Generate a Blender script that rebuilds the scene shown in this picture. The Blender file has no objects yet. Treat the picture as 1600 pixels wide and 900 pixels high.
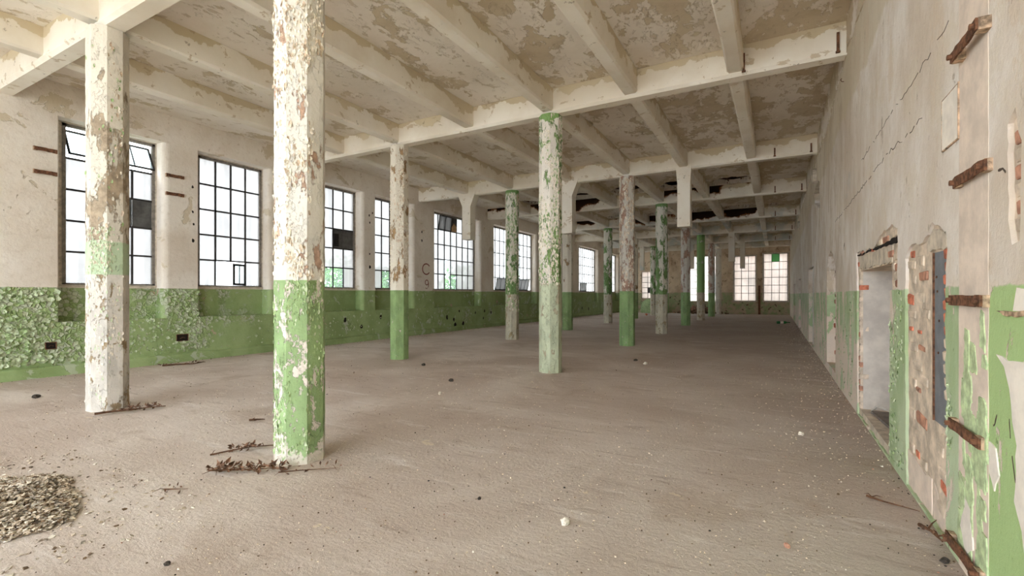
import bpy, bmesh, math, random
from mathutils import Vector, Matrix, noise as mnoise
from mathutils.geometry import tessellate_polygon

random.seed(7)
S = bpy.context.scene
COL = S.collection
R = math.radians
PI = math.pi

# ------------------------------------------------------------------ camera, sky, exposure
cam = bpy.data.cameras.new('camera')
cam.sensor_width = 36.0
cam.lens = 739.66 / 1600 * 36.0
cam.shift_y = 9.92 / 1600
cam.clip_start = 0.05
co = bpy.data.objects.new('camera', cam)
COL.objects.link(co)
co.location = (0, 0, 1.6)
co.rotation_euler = (PI / 2, 0, 0.5087)
S.camera = co

world = bpy.data.worlds.new('overcast_sky')
S.world = world
world.use_nodes = True
bg = world.node_tree.nodes['Background']
bg.inputs[0].default_value = (0.875, 0.94, 1.0, 1)
bg.inputs[1].default_value = 5.0

S.view_settings.view_transform = 'Standard'
S.view_settings.look = 'None'
S.view_settings.gamma = 1
S.view_settings.use_curve_mapping = False
S.view_settings.exposure = 1.1
try:
    S.cycles.max_bounces = 14
    S.cycles.diffuse_bounces = 12
    S.cycles.transparent_max_bounces = 16
    S.cycles.caustics_reflective = False
    S.cycles.caustics_refractive = False
except Exception:
    pass

# ------------------------------------------------------------------ dimensions (metres)
XL, XR, YB, YN = -12.344, 0.95, 42.58, -6.0
RECESS = 0.36
XG = XL - RECESS                       # plane of the window frames
ROWS = [3.04, 8.93, 14.70, 19.82, 25.69, 31.35, 36.92, 41.6]
XROW1, XROW2 = -4.07, -8.19
ZB, ZC = 5.27, 5.77                    # underside of the main beams, underside of the slab
SILL, HEAD = 1.76, 5.12


# ------------------------------------------------------------------ helpers: meshes
class MB:
    def __init__(self):
        self.v, self.f, self.m = [], [], []

    def add(self, vs, fs, mi=0):
        o = len(self.v)
        self.v += [tuple(p) for p in vs]
        self.f += [tuple(o + i for i in f) for f in fs]
        self.m += [mi] * len(fs)
        return self

    def box(self, x0, x1, y0, y1, z0, z1, mi=0, M=None):
        vs = [Vector((x, y, z)) for z in (z0, z1) for y in (y0, y1) for x in (x0, x1)]
        if M is not None:
            vs = [M @ p for p in vs]
        fs = [(0, 2, 3, 1), (4, 5, 7, 6), (0, 1, 5, 4), (2, 6, 7, 3), (0, 4, 6, 2), (1, 3, 7, 5)]
        return self.add(vs, fs, mi)

    def prism(self, outline, fn, d0, d1, mi=0, caps=True):
        """outline: list of (a, b); fn(a, b, d) -> point."""
        n = len(outline)
        vs = [fn(a, b, d0) for a, b in outline] + [fn(a, b, d1) for a, b in outline]
        fs = [(i, (i + 1) % n, n + (i + 1) % n, n + i) for i in range(n)]
        if caps:
            tri = tessellate_polygon([[Vector((a, b, 0)) for a, b in outline]])
            fs += [tuple(t) for t in tri] + [tuple(n + i for i in reversed(t)) for t in tri]
        return self.add(vs, fs, mi)

    def tube(self, pts, rad, sides=6, mi=0, cap=True):
        pts = [Vector(p) for p in pts]
        rr = rad if isinstance(rad, (list, tuple)) else [rad] * len(pts)
        vs, fs = [], []
        for i, p in enumerate(pts):
            t = (pts[min(i + 1, len(pts) - 1)] - pts[max(i - 1, 0)]).normalized()
            u = t.orthogonal().normalized()
            if i and abs(u.dot(pu)) < .999:
                u = (pu - t * pu.dot(t)).normalized()
            pu = u
            w = t.cross(u)
            for k in range(sides):
                a = 2 * PI * k / sides
                vs.append(p + (u * math.cos(a) + w * math.sin(a)) * rr[i])
        for i in range(len(pts) - 1):
            for k in range(sides):
                k2 = (k + 1) % sides
                fs.append((i * sides + k, i * sides + k2, (i + 1) * sides + k2, (i + 1) * sides + k))
        if cap:
            fs.append(tuple(range(sides - 1, -1, -1)))
            fs.append(tuple((len(pts) - 1) * sides + k for k in range(sides)))
        return self.add(vs, fs, mi)

    def mesh(self, name, mats):
        me = bpy.data.meshes.new(name)
        me.from_pydata(self.v, [], self.f)
        for m in (mats if isinstance(mats, (list, tuple)) else [mats]):
            me.materials.append(m)
        if any(self.m):
            me.polygons.foreach_set('material_index', self.m)
        return me

    def build(self, name, mats, parent=None, fix=True, smooth=False):
        me = self.mesh(name, mats)
        if fix:
            bm = bmesh.new()
            bm.from_mesh(me)
            bmesh.ops.recalc_face_normals(bm, faces=bm.faces)
            bm.to_mesh(me)
            bm.free()
        if smooth:
            me.polygons.foreach_set('use_smooth', [True] * len(me.polygons))
        return link(name, me, parent)


def link(name, data, parent=None):
    o = bpy.data.objects.new(name, data)
    COL.objects.link(o)
    if parent is not None:
        o.parent = parent
    return o


def tag(o, label=None, cat=None, group=None, kind=None):
    if label:
        o['label'] = label
    if cat:
        o['category'] = cat
    if group:
        o['group'] = group
    if kind:
        o['kind'] = kind
    return o


def empty(name, loc=(0, 0, 0), rz=0.0):
    o = bpy.data.objects.new(name, None)
    COL.objects.link(o)
    o.location = loc
    o.rotation_euler = (0, 0, rz)
    return o


def place(o, loc, rot=(0, 0, 0)):
    o.location = loc
    o.rotation_euler = rot
    return o


def copy_tree(o, parent=None):
    c = o.copy()
    COL.objects.link(c)
    c.parent = parent
    for ch in list(o.children):
        copy_tree(ch, c)
    return c


def ragged(pts, step=0.06, amp=0.012, seed=0, closed=True):
    """subdivide a polygon and jitter it, so that it reads as broken plaster."""
    rnd = random.Random(seed)
    out = []
    n = len(pts)
    for i in range(n if closed else n - 1):
        a, b = pts[i], pts[(i + 1) % n]
        L = math.hypot(b[0] - a[0], b[1] - a[1])
        k = max(1, int(L / step))
        for j in range(k):
            t = (j + (rnd.uniform(-.25, .25) if j else 0)) / k
            nx, ny = -(b[1] - a[1]) / (L or 1), (b[0] - a[0]) / (L or 1)
            q = rnd.uniform(-amp, amp)
            out.append((a[0] + (b[0] - a[0]) * t + nx * q, a[1] + (b[1] - a[1]) * t + ny * q))
    return out


def holed(mb, outer, holes, fn, d, depth, mi=0, back=False):
    """a flat sheet with holes in it plus the side walls of each hole going DEPTH further."""
    loops = [[Vector((a, b, 0)) for a, b in outer]] + [[Vector((a, b, 0)) for a, b in h] for h in holes]
    flat = [p for L in loops for p in L]
    tri = tessellate_polygon(loops)
    mb.add([fn(p.x, p.y, d) for p in flat], [tuple(t) for t in tri], mi)
    for k, h in enumerate(holes):
        dd = depth[k] if isinstance(depth, (list, tuple)) else depth
        n = len(h)
        vs = [fn(a, b, d) for a, b in h] + [fn(a, b, dd) for a, b in h]
        mb.add(vs, [(i, (i + 1) % n, n + (i + 1) % n, n + i) for i in range(n)], mi)


# ------------------------------------------------------------------ helpers: materials
def lin(c):
    return tuple((x / 255 / 12.92) if x / 255 <= .04045 else ((x / 255 + .055) / 1.055) ** 2.4 for x in c) + (1,)


class N:
    """a small writer of node materials working in world space."""

    def __init__(self, name, rough=0.85, spec=0.25):
        self.mat = bpy.data.materials.new(name)
        self.mat.use_nodes = True
        self.t = self.mat.node_tree
        self.b = self.t.nodes['Principled BSDF']
        self.out = self.t.nodes['Material Output']
        self.b.inputs['Roughness'].default_value = rough
        self.b.inputs['Specular IOR Level'].default_value = spec
        self._pos = None

    def n(self, kind, **kw):
        nd = self.t.nodes.new(kind)
        for k, v in kw.items():
            setattr(nd, k, v)
        return nd

    def link(self, a, b):
        self.t.links.new(a, b)

    def put(self, sock, v):
        if isinstance(v, bpy.types.NodeSocket):
            self.link(v, sock)
        elif isinstance(v, tuple) and sock.type == 'RGBA' and len(v) == 3:
            sock.default_value = lin(v)
        else:
            sock.default_value = v

    def pos(self):
        if self._pos is None:
            self._pos = self.n('ShaderNodeNewGeometry').outputs['Position']
        return self._pos

    def vec(self, scale=(1, 1, 1), off=(0, 0, 0)):
        m = self.n('ShaderNodeMapping')
        self.link(self.pos(), m.inputs['Vector'])
        m.inputs['Scale'].default_value = scale
        m.inputs['Location'].default_value = off
        return m.outputs[0]

    def xyz(self):
        s = self.n('ShaderNodeSeparateXYZ')
        self.link(self.pos(), s.inputs[0])
        return s.outputs

    def noise(self, scale=5, detail=5, rough=.6, vec=None, dist=0.0):
        nd = self.n('ShaderNodeTexNoise')
        self.link(vec if vec is not None else self.pos(), nd.inputs['Vector'])
        nd.inputs['Scale'].default_value = scale
        nd.inputs['Detail'].default_value = detail
        nd.inputs['Roughness'].default_value = rough
        nd.inputs['Distortion'].default_value = dist
        return nd.outputs[0]

    def math(self, op, a, b=0.0, c=None, clamp=False):
        nd = self.n('ShaderNodeMath', operation=op)
        nd.use_clamp = clamp
        self.put(nd.inputs[0], a)
        self.put(nd.inputs[1], b)
        if c is not None:
            self.put(nd.inputs[2], c)
        return nd.outputs[0]

    def ramp(self, v, a, b, lo=0.0, hi=1.0, smooth=True):
        nd = self.n('ShaderNodeMapRange')
        nd.interpolation_type = 'SMOOTHSTEP' if smooth else 'LINEAR'
        self.put(nd.inputs[0], v)
        for i, x in enumerate((a, b, lo, hi)):
            self.put(nd.inputs[1 + i], x)
        return nd.outputs[0]

    def mix(self, f, a, b, mode='MIX'):
        nd = self.n('ShaderNodeMix', data_type='RGBA', blend_type=mode)
        self.put(nd.inputs[0], f)
        self.put(nd.inputs[6], a)
        self.put(nd.inputs[7], b)
        return nd.outputs[2]

    def below(self, z, w=.01, wob=.02, axis=2, scale=6):
        """1 below height z, with a slightly wandering edge."""
        e = self.math('ADD', self.xyz()[axis], self.math('MULTIPLY', self.math('SUBTRACT', self.noise(scale, 3), .5), wob))
        return self.ramp(e, z - w, z + w, 1.0, 0.0)

    def bump(self, h, strength=.5, dist=.01):
        nd = self.n('ShaderNodeBump')
        nd.inputs['Strength'].default_value = strength
        nd.inputs['Distance'].default_value = dist
        self.link(h, nd.inputs['Height'])
        self.link(nd.outputs[0], self.b.inputs['Normal'])

    def done(self, colour):
        self.put(self.b.inputs['Base Color'], colour)
        return self.mat


def plain(name, rgb, rough=.7, metal=0.0, var=.12, scale=12, spec=.3):
    m = N(name, rough, spec)
    m.b.inputs['Metallic'].default_value = metal
    n1 = m.noise(scale, 5, .65)
    c = m.mix(m.ramp(n1, .3, .7), tuple(int(x * (1 - var)) for x in rgb), tuple(min(255, int(x * (1 + var))) for x in rgb))
    m.bump(m.noise(scale * 6, 4), .25, .004)
    return m.done(c)


# ------------------------------------------------------------------ materials
def mat_wall_left():
    m = N('old_plaster_with_green_dado', .9, .15)
    up = m.mix(m.ramp(m.noise(.55, 6, .6), .38, .66), (234, 227, 218), (216, 204, 190))
    up = m.mix(m.math('MULTIPLY', m.ramp(m.noise(9, 6, .7), .5, .75), .35), up, (180, 163, 142))
    # bare tan patches where the whitewash has gone
    loss = m.ramp(m.noise(1.1, 7, .62, m.vec((1, 1, 1.2), (3, 1, 5)), .5), .60, .625)
    up = m.mix(m.math('MULTIPLY', loss, .75), up, (199, 184, 158))
    fine = m.ramp(m.noise(5.5, 6, .62, m.vec((1, 1, .6))), .66, .69)
    up = m.mix(m.math('MULTIPLY', fine, .5), up, (170, 150, 128))
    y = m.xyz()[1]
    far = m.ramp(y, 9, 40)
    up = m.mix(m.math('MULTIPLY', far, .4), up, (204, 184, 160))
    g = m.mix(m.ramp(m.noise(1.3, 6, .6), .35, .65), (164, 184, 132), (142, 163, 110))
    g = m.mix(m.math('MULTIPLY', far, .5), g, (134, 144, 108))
    gl = m.ramp(m.noise(2.6, 7, .68, m.vec((1, 1, 1), (9, 2, 4)), .6), .60, .625)
    g = m.mix(m.math('MULTIPLY', gl, .85), g, (186, 196, 168))
    gl2 = m.ramp(m.noise(1.7, 7, .7, m.vec((1, 1, 1), (1, 22, 4)), .4), .64, .66)
    g = m.mix(gl2, g, (196, 172, 150))
    dk = m.ramp(m.noise(3.2, 6, .7, m.vec((1, 1, 1), (5, 5, 1))), .68, .72)
    g = m.mix(m.math('MULTIPLY', dk, .7), g, (66, 62, 48))
    wv = m.n('ShaderNodeVectorMath', operation='ADD')
    m.link(m.pos(), wv.inputs[0])
    jit = m.n('ShaderNodeTexNoise')
    jit.inputs['Scale'].default_value = 9
    m.link(m.pos(), jit.inputs['Vector'])
    sc = m.n('ShaderNodeVectorMath', operation='SCALE')
    m.link(jit.outputs['Color'], sc.inputs[0])
    sc.inputs['Scale'].default_value = .07
    m.link(sc.outputs[0], wv.inputs[1])
    vo = m.n('ShaderNodeTexVoronoi', feature='DISTANCE_TO_EDGE')
    vo.inputs['Scale'].default_value = 13
    m.link(wv.outputs[0], vo.inputs['Vector'])
    vc = m.n('ShaderNodeTexVoronoi', feature='F1')
    vc.inputs['Scale'].default_value = 13
    m.link(wv.outputs[0], vc.inputs['Vector'])
    rnd_ = m.n('ShaderNodeSeparateColor')
    m.link(vc.outputs['Color'], rnd_.inputs[0])
    zone = m.math('MULTIPLY', m.ramp(m.math('ADD', m.noise(.9, 5, .6, m.vec((1, 1, 1), (2, 2, 6))), m.ramp(y, 3.0, 8.0, .16, -.06, False)), .50, .58), m.ramp(m.xyz()[2], .24, .32))
    edge = m.ramp(vo.outputs['Distance'], .05, .012)
    cell = m.ramp(rnd_.outputs[0], .50, .60)
    g = m.mix(m.math('MULTIPLY', m.math('MULTIPLY', cell, zone), .8), g, (196, 202, 180))
    g = m.mix(m.math('MULTIPLY', m.math('MULTIPLY', edge, zone), .55), g, (112, 124, 86))
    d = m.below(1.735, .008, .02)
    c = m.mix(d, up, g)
    scale_h = m.math('MULTIPLY', m.math('MULTIPLY', zone, d), m.math('ADD', m.ramp(vo.outputs['Distance'], .0, .25, 1.0, .0), m.math('MULTIPLY', cell, -.5)))
    h = m.math('ADD', m.math('ADD', scale_h, m.math('MULTIPLY', m.noise(16, 6, .65), .6)), m.math('MULTIPLY', m.math('ADD', m.math('ADD', loss, fine), m.math('MULTIPLY', m.math('ADD', gl, gl2), d)), -.5))
    m.bump(h, .9, .016)
    return m.done(c)


def mat_wall_right():
    m = N('scraped_plaster_with_pale_green_dado', .9, .15)
    st = m.noise(1.4, 8, .7, m.vec((1, 1.1, .6)), .3)
    up = m.mix(m.ramp(st, .35, .65), (238, 232, 226), (222, 212, 202))
    big = m.ramp(m.noise(.5, 6, .6), .42, .66)
    up = m.mix(m.math('MULTIPLY', big, .75), up, (204, 188, 170))
    y, z = m.xyz()[1], m.xyz()[2]
    # older yellowed coat along the ceiling, ending in a slanting line
    e = m.math('ADD', m.math('ADD', z, m.math('MULTIPLY', m.math('SUBTRACT', m.noise(2.5, 5), .5), .5)), m.math('MULTIPLY', y, .02))
    top = m.ramp(e, 4.55, 4.62)
    up = m.mix(m.math('MULTIPLY', top, .55), up, (206, 192, 162))
    blue = m.ramp(m.noise(1.0, 6, .7, m.vec((1, .5, 1), (2, 9, 7))), .62, .70)
    up = m.mix(m.math('MULTIPLY', blue, .3), up, (184, 188, 192))
    # streaks and flaking get heavier down the hall
    far = m.ramp(y, 4.5, 13)
    stk = m.ramp(m.noise(3.2, 9, .76, m.vec((1, .8, .3), (4, 4, 4)), .3), .50, .60)
    up = m.mix(m.math('MULTIPLY', m.math('MULTIPLY', stk, far), .8), up, (188, 170, 148))
    yl = m.ramp(m.noise(1.3, 8, .7, m.vec((1, 1, 1), (8, 8, 3))), .52, .60)
    up = m.mix(m.math('MULTIPLY', yl, .4), up, (216, 204, 184))
    sp = m.ramp(m.noise(7, 7, .72, m.vec((1, .8, .5))), .655, .675)
    up = m.mix(m.math('MULTIPLY', sp, .55), up, (160, 144, 124))
    sc1 = m.ramp(m.noise(9, 8, .75, m.vec((1, .7, .25), (1, 6, 2)), .2), .63, .65)
    up = m.mix(m.math('MULTIPLY', sc1, .5), up, (150, 134, 116))
    sc2 = m.ramp(m.noise(2.1, 9, .75, m.vec((1, 1, .55), (11, 6, 2)), .3), .57, .59)
    up = m.mix(m.math('MULTIPLY', sc2, .45), up, (214, 196, 176))
    g = m.mix(m.ramp(m.noise(2.0, 6, .62, m.vec((1, 1, .4))), .38, .62), (190, 205, 172), (166, 186, 144))
    near = m.ramp(y, 3.36, 3.30)
    g = m.mix(near, g, (174, 200, 142))
    loss = m.noise(2.3, 8, .7, m.vec((1, 1.1, .45), (6, 1, 2)), .4)
    lm = m.ramp(m.math('ADD', loss, m.math('ADD', m.math('MULTIPLY', m.ramp(y, 5.5, 9), .05), m.math('MULTIPLY', m.math('MULTIPLY', m.ramp(z, 1.35, .5), m.ramp(y, 7.2, 8.2)), .09))), .575, .59)
    g = m.mix(lm, g, (222, 208, 194))
    dk = m.ramp(m.noise(11, 5, .6, m.vec((1, 1, .45), (3, 0, 9))), .70, .72)
    g = m.mix(m.math('MULTIPLY', dk, .7), g, (70, 84, 52))
    d = m.below(1.645, .008, .05)
    c = m.mix(d, up, g)
    h = m.math('ADD', m.math('MULTIPLY', m.noise(7, 8, .72, m.vec((1, 1, .8))), 1.1), m.math('MULTIPLY', m.math('ADD', m.math('MULTIPLY', lm, d), sp), -.4))
    m.bump(h, .85, .016)
    return m.done(c)


def mat_ceiling():
    m = N('peeling_ceiling_whitewash', .92, .1)
    x = m.xyz()[0]
    base = m.mix(m.ramp(m.noise(.5, 5, .6), .35, .65), (238, 231, 222), (224, 214, 202))
    # more of the coat has come down towards the scraped wall
    bias = m.ramp(x, -9, 1, -.055, .05, False)
    l1 = m.ramp(m.math('ADD', m.noise(1.15, 9, .66, m.vec((1.2, .8, 1), (2, 3, 1)), .25), bias), .525, .535)
    ye = m.mix(m.ramp(m.noise(.7, 4, .5, m.vec((1, 1, 1), (8, 1, 1))), .4, .65), (206, 192, 170), (208, 195, 172))
    ye = m.mix(m.math('MULTIPLY', m.ramp(m.noise(2.2, 7, .7), .45, .6), .5), ye, (190, 174, 150))
    c = m.mix(l1, base, ye)
    l3 = m.ramp(m.noise(2.4, 9, .68, m.vec((1.5, .8, 1), (12, 7, 1)), .3), .575, .585)
    c = m.mix(m.math('MULTIPLY', l3, .85), c, (234, 226, 216))
    l2 = m.ramp(m.noise(4.2, 8, .66, m.vec((1.4, .8, 1), (1, 7, 1)), .3), .60, .61)
    c = m.mix(m.math('MULTIPLY', l2, .6), c, (194, 178, 154))
    st = m.ramp(m.noise(.55, 4, .5, m.vec((1, 1, 1), (31, 3, 1))), .62, .76)
    c = m.mix(m.math('MULTIPLY', st, .45), c, (182, 156, 104))
    h = m.math('ADD', m.math('MULTIPLY', m.noise(14, 5, .6), .35), m.math('MULTIPLY', m.math('SUBTRACT', l3, m.math('ADD', l1, l2)), .6))
    m.bump(h, .8, .014)
    return m.done(c)


def mat_beam(name, rot=False):
    m = N(name, .9, .12)
    base = m.mix(m.ramp(m.noise(.8, 6, .6), .35, .68), (240, 234, 223), (226, 216, 200))
    z, y = m.xyz()[2], m.xyz()[1]
    e = m.math('ADD', z, m.math('MULTIPLY', m.math('SUBTRACT', m.noise(1.6, 7, .6), .5), .9))
    topm = m.ramp(e, 5.66, 5.675)
    c = m.mix(topm, base, m.mix(m.ramp(m.noise(.6, 3), .4, .65), (208, 194, 168), (214, 201, 174)))
    l = m.ramp(m.noise(3.0, 7, .66, m.vec((1, 1, 1.4), (4, 4, 2)), .4), .61, .63)
    c = m.mix(m.math('MULTIPLY', l, .65), c, (190, 170, 140))
    dk = m.ramp(m.noise(5, 7, .7, m.vec((1, 1, 1), (7, 4, 2))), .655, .675)
    c = m.mix(m.math('MULTIPLY', dk, .5), c, (120, 100, 76))
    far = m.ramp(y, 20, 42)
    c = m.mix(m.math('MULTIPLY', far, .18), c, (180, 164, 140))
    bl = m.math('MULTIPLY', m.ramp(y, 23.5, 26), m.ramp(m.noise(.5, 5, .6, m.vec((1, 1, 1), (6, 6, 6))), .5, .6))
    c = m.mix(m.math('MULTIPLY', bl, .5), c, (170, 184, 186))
    if rot:
        e2 = m.math('ADD', z, m.math('MULTIPLY', m.math('SUBTRACT', m.noise(.62, 5, .6, m.vec((1, 1, 1), (2.2, 0, 0))), .5), 2.0))
        e2 = m.math('SUBTRACT', e2, m.ramp(m.xyz()[0], -.9, -.2, 0.0, .8))
        r1 = m.ramp(e2, 5.52, 5.57)
        r2 = m.ramp(e2, 5.44, 5.53)
        c = m.mix(r2, c, (122, 74, 34))
        c = m.mix(r1, c, (44, 28, 20))
    h = m.math('ADD', m.math('MULTIPLY', m.noise(12, 5, .6), .4), m.math('MULTIPLY', m.math('ADD', topm, l), -.5))
    m.bump(h, .5, .01)
    return m.done(c)


def mat_column(name, seed, top, under, scale, loss, dado, dado_z, dado_under, dloss, cap=None, band=None, mott=None, foot=False):
    """paint coats of one column: TOP over UNDER above, a dado coat below, an optional older band and a cap left under the beam."""
    m = N(name, .85, .2)
    o = (seed * 3.7, seed * 1.9, seed * 5.3)
    nz = m.noise(scale * 1.25, 9, .68, m.vec((1, 1, .42), o), .2)
    z = m.xyz()[2]
    if mott:
        nz = m.math('ADD', nz, m.math('MULTIPLY', m.ramp(z, mott[0], mott[1]), mott[2]))
    lo = m.ramp(nz, loss, loss + .012)
    rim = m.math('MULTIPLY', m.ramp(nz, loss - .022, loss - .002), m.math('SUBTRACT', 1.0, lo))
    tp = m.mix(m.ramp(m.noise(2, 5, .6, m.vec((1, 1, .4), o)), .35, .65), top, tuple(int(x * .95) for x in top))
    un = m.mix(m.ramp(m.noise(9, 5, .65, m.vec((1, 1, 1), o)), .35, .65), under, tuple(int(x * .80) for x in under))
    tp = m.mix(m.math('MULTIPLY', rim, .45), tp, tuple(int(x * .72) for x in under))  # brown outline painted round the flakes, standing for shade at their lifted edges
    up = m.mix(lo, tp, un)
    sp = m.ramp(m.noise(scale * 3.5, 7, .68, m.vec((1, 1, .5), o)), .66, .675)
    up = m.mix(m.math('MULTIPLY', sp, .5), up, un)
    if cap:
        c0 = m.math('ADD', z, m.math('MULTIPLY', m.math('SUBTRACT', m.noise(9, 4), .5), .35))
        up = m.mix(m.ramp(c0, 5.13, 5.15), up, cap)
    nd = m.noise(scale * 1.5, 9, .72, m.vec((1, 1, .6), (o[1], o[0], o[2])), .25)
    dl = m.ramp(nd, dloss, dloss + .014)
    du = m.mix(m.ramp(m.noise(14, 5), .35, .65), dado_under, tuple(int(x * .88) for x in dado_under))
    dn = m.mix(dl, m.mix(m.ramp(m.noise(5, 5, .6, m.vec((1, 1, .5), o)), .35, .65), dado, tuple(int(x * .88) for x in dado)), du)
    sp2 = m.ramp(m.noise(scale * 4.5, 7, .7, m.vec((1, 1, .7), (o[2], 0, o[0]))), .62, .635)
    dn = m.mix(m.math('MULTIPLY', sp2, .75), dn, du)
    if band:
        bm_ = m.math('MULTIPLY', m.ramp(z, band[0] - .01, band[0] + .01), m.below(band[1], .015, .12))
        up = m.mix(bm_, up, m.mix(m.ramp(nd, dloss + .04, dloss + .06), band[2], under))
    c = m.mix(m.below(dado_z, .006, .012), up, dn)
    if foot:
        base = m.ramp(m.math('ADD', z, m.math('MULTIPLY', m.noise(4, 8, .72, m.vec((1, 1, 1), o)), .9)), .62, .58)
        c = m.mix(m.math('MULTIPLY', base, .85), c, (222, 212, 202))
    h = m.math('SUBTRACT', m.math('MULTIPLY', m.noise(26, 5, .68), .4), m.math('ADD', m.math('MULTIPLY', lo, .6), m.math('MULTIPLY', m.math('ADD', sp2, dl), .35)))
    m.bump(h, .9, .014)
    return m.done(c)


def mat_floor():
    m = N('dusty_screed', .93, .1)
    a = m.noise(.33, 6, .6, m.vec((1, 1.1, 1), (3, 1, 0)), .6)
    c = m.mix(m.ramp(a, .36, .62), (216, 205, 196), (194, 179, 168))
    x, y = m.xyz()[0], m.xyz()[1]
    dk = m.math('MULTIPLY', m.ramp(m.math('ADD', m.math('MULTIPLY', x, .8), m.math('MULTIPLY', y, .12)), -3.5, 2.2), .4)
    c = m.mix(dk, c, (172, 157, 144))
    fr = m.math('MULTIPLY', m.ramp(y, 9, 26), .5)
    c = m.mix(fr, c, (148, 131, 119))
    rub = m.ramp(m.noise(.8, 8, .7, m.vec((1, 1, 1), (21, 4, 0)), .4), .54, .66)
    c = m.mix(m.math('MULTIPLY', rub, .5), c, (176, 158, 142))
    st = m.ramp(m.noise(2.6, 8, .72, m.vec((.45, 2.2, 1), (5, 2, 0)), .4), .55, .68)
    c = m.mix(m.math('MULTIPLY', st, .5), c, (158, 140, 126))
    lt = m.ramp(m.noise(1.6, 8, .7, m.vec((.45, 2.4, 1), (15, 2, 0)), .5), .57, .66)
    c = m.mix(m.math('MULTIPLY', lt, .5), c, (228, 221, 216))
    # grit trodden into the surface, at two sizes
    sp = m.ramp(m.noise(34, 5, .75), .61, .67)
    c = m.mix(m.math('MULTIPLY', sp, .6), c, (128, 110, 96))
    sq = m.ramp(m.noise(11, 7, .75, m.vec((.7, 1.4, 1), (3, 3, 7))), .64, .69)
    c = m.mix(m.math('MULTIPLY', sq, .55), c, (136, 117, 102))
    sl = m.ramp(m.noise(46, 4, .72, m.vec((1, 1, 1), (7, 7, 7))), .64, .69)
    c = m.mix(m.math('MULTIPLY', sl, .6), c, (240, 233, 224))
    pl = m.ramp(m.noise(2.8, 6, .62, m.vec((1, 1, 1), (17, 7, 7))), .70, .71)
    c = m.mix(m.math('MULTIPLY', pl, .6), c, (226, 212, 186))
    h = m.math('ADD', m.noise(26, 8, .75), m.math('MULTIPLY', m.noise(4.5, 7, .7, m.vec((.5, 2, 1))), .6))
    m.bump(h, .8, .02)
    return m.done(c)


def mat_end_wall():
    m = N('stained_end_wall', .92, .1)
    c = m.mix(m.ramp(m.noise(.9, 7, .65), .36, .64), (220, 200, 174), (190, 166, 140))
    l = m.ramp(m.noise(1.8, 7, .7, m.vec((1, 1, .8), (3, 3, 3))), .56, .60)
    c = m.mix(m.math('MULTIPLY', l, .7), c, (138, 112, 88))
    g = m.mix(m.ramp(m.noise(2.2, 7, .7), .44, .56), (150, 160, 122), (182, 164, 140))
    g = m.mix(m.ramp(m.noise(3.2, 6, .7, m.vec((1, 1, 1), (4, 9, 1))), .58, .63), g, (84, 66, 52))
    c = m.mix(m.below(1.75, .01, .12), c, g)
    m.bump(m.noise(10, 6, .7), .5, .015)
    return m.done(c)


def mat_glass(name, tint=(184, 183, 182), trans=.5):
    m = N(name, .35, .3)
    t = m.t
    info = m.n('ShaderNodeObjectInfo')
    tr = m.n('ShaderNodeBsdfTransparent')
    tl = m.n('ShaderNodeBsdfTranslucent')
    df = m.n('ShaderNodeBsdfDiffuse')
    gl = m.n('ShaderNodeBsdfGlossy')
    gl.inputs['Roughness'].default_value = .25
    tr.inputs[0].default_value = lin(tint)
    rnd = info.outputs['Random']
    n1 = m.noise(1.2, 4, .6)
    c = m.mix(m.ramp(n1, .35, .7), tint, tuple(int(x * .93) for x in tint))
    c = m.mix(m.math('MULTIPLY', rnd, .35), c, tuple(int(x * .92) for x in tint))
    ln = m.ramp(m.noise(9, 3, .6, m.vec((1, 1, .02))), .42, .6)
    c = m.mix(m.math('MULTIPLY', ln, .35), c, tuple(int(x * .84) for x in tint))
    m.link(c, tl.inputs[0])
    m.link(c, tr.inputs[0])
    df.inputs[0].default_value = lin((170, 172, 170))
    a = m.n('ShaderNodeMixShader')
    a.inputs[0].default_value = trans
    m.link(tr.outputs[0], a.inputs[1])
    m.link(tl.outputs[0], a.inputs[2])
    b = m.n('ShaderNodeMixShader')
    b.inputs[0].default_value = .05
    m.link(a.outputs[0], b.inputs[1])
    m.link(df.outputs[0], b.inputs[2])
    g = m.n('ShaderNodeMixShader')
    g.inputs[0].default_value = .05
    m.link(b.outputs[0], g.inputs[1])
    m.link(gl.outputs[0], g.inputs[2])
    m.link(g.outputs[0], m.out.inputs[0])
    t.nodes.remove(m.b)
    return m.mat


M_WALL_L = mat_wall_left()
M_WALL_R = mat_wall_right()
M_CEIL = mat_ceiling()
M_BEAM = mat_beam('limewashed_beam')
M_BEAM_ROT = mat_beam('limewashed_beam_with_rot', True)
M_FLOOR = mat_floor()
M_END = mat_end_wall()
M_GLASS = mat_glass('dusty_wired_glass')
M_GLASS2 = mat_glass('clearer_far_glass', (216, 216, 215), trans=.3)  # far panes made clearer to bring more daylight into the far end
M_CLEAR = mat_glass('clear_glass', (226, 234, 234), trans=.06)
M_GREENGLASS = mat_glass('green_painted_glass', (70, 120, 66), trans=.7)
M_PINKGLASS = mat_glass('dusty_rosy_glass', (190, 184, 179), trans=.6)
M_STEEL = plain('weathered_window_steel', (58, 56, 56), .6, .2)
M_FRAME = plain('chalky_window_frame', (196, 186, 172), .8)
M_SASH = plain('grey_sash_steel', (132, 126, 120), .7, .1)
M_RUST = plain('rusty_iron', (104, 72, 54), .85, .1, .35, 25)
M_RUSTWHITE = plain('paint_spotted_rust', (164, 140, 118), .85, 0, .35, 18)
M_DARK = plain('dark_void', (34, 27, 22), .95)
M_ROT = plain('charred_timber', (58, 36, 24), .95, 0, .5, 5)
M_BRICK = plain('orange_brick', (190, 116, 92), .9, 0, .22, 9)
M_BRICKD = plain('dull_brick', (172, 128, 108), .9, 0, .22, 9)
M_MORTAR = plain('rubble_mortar', (206, 190, 172), .95, 0, .14, 7)
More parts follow.
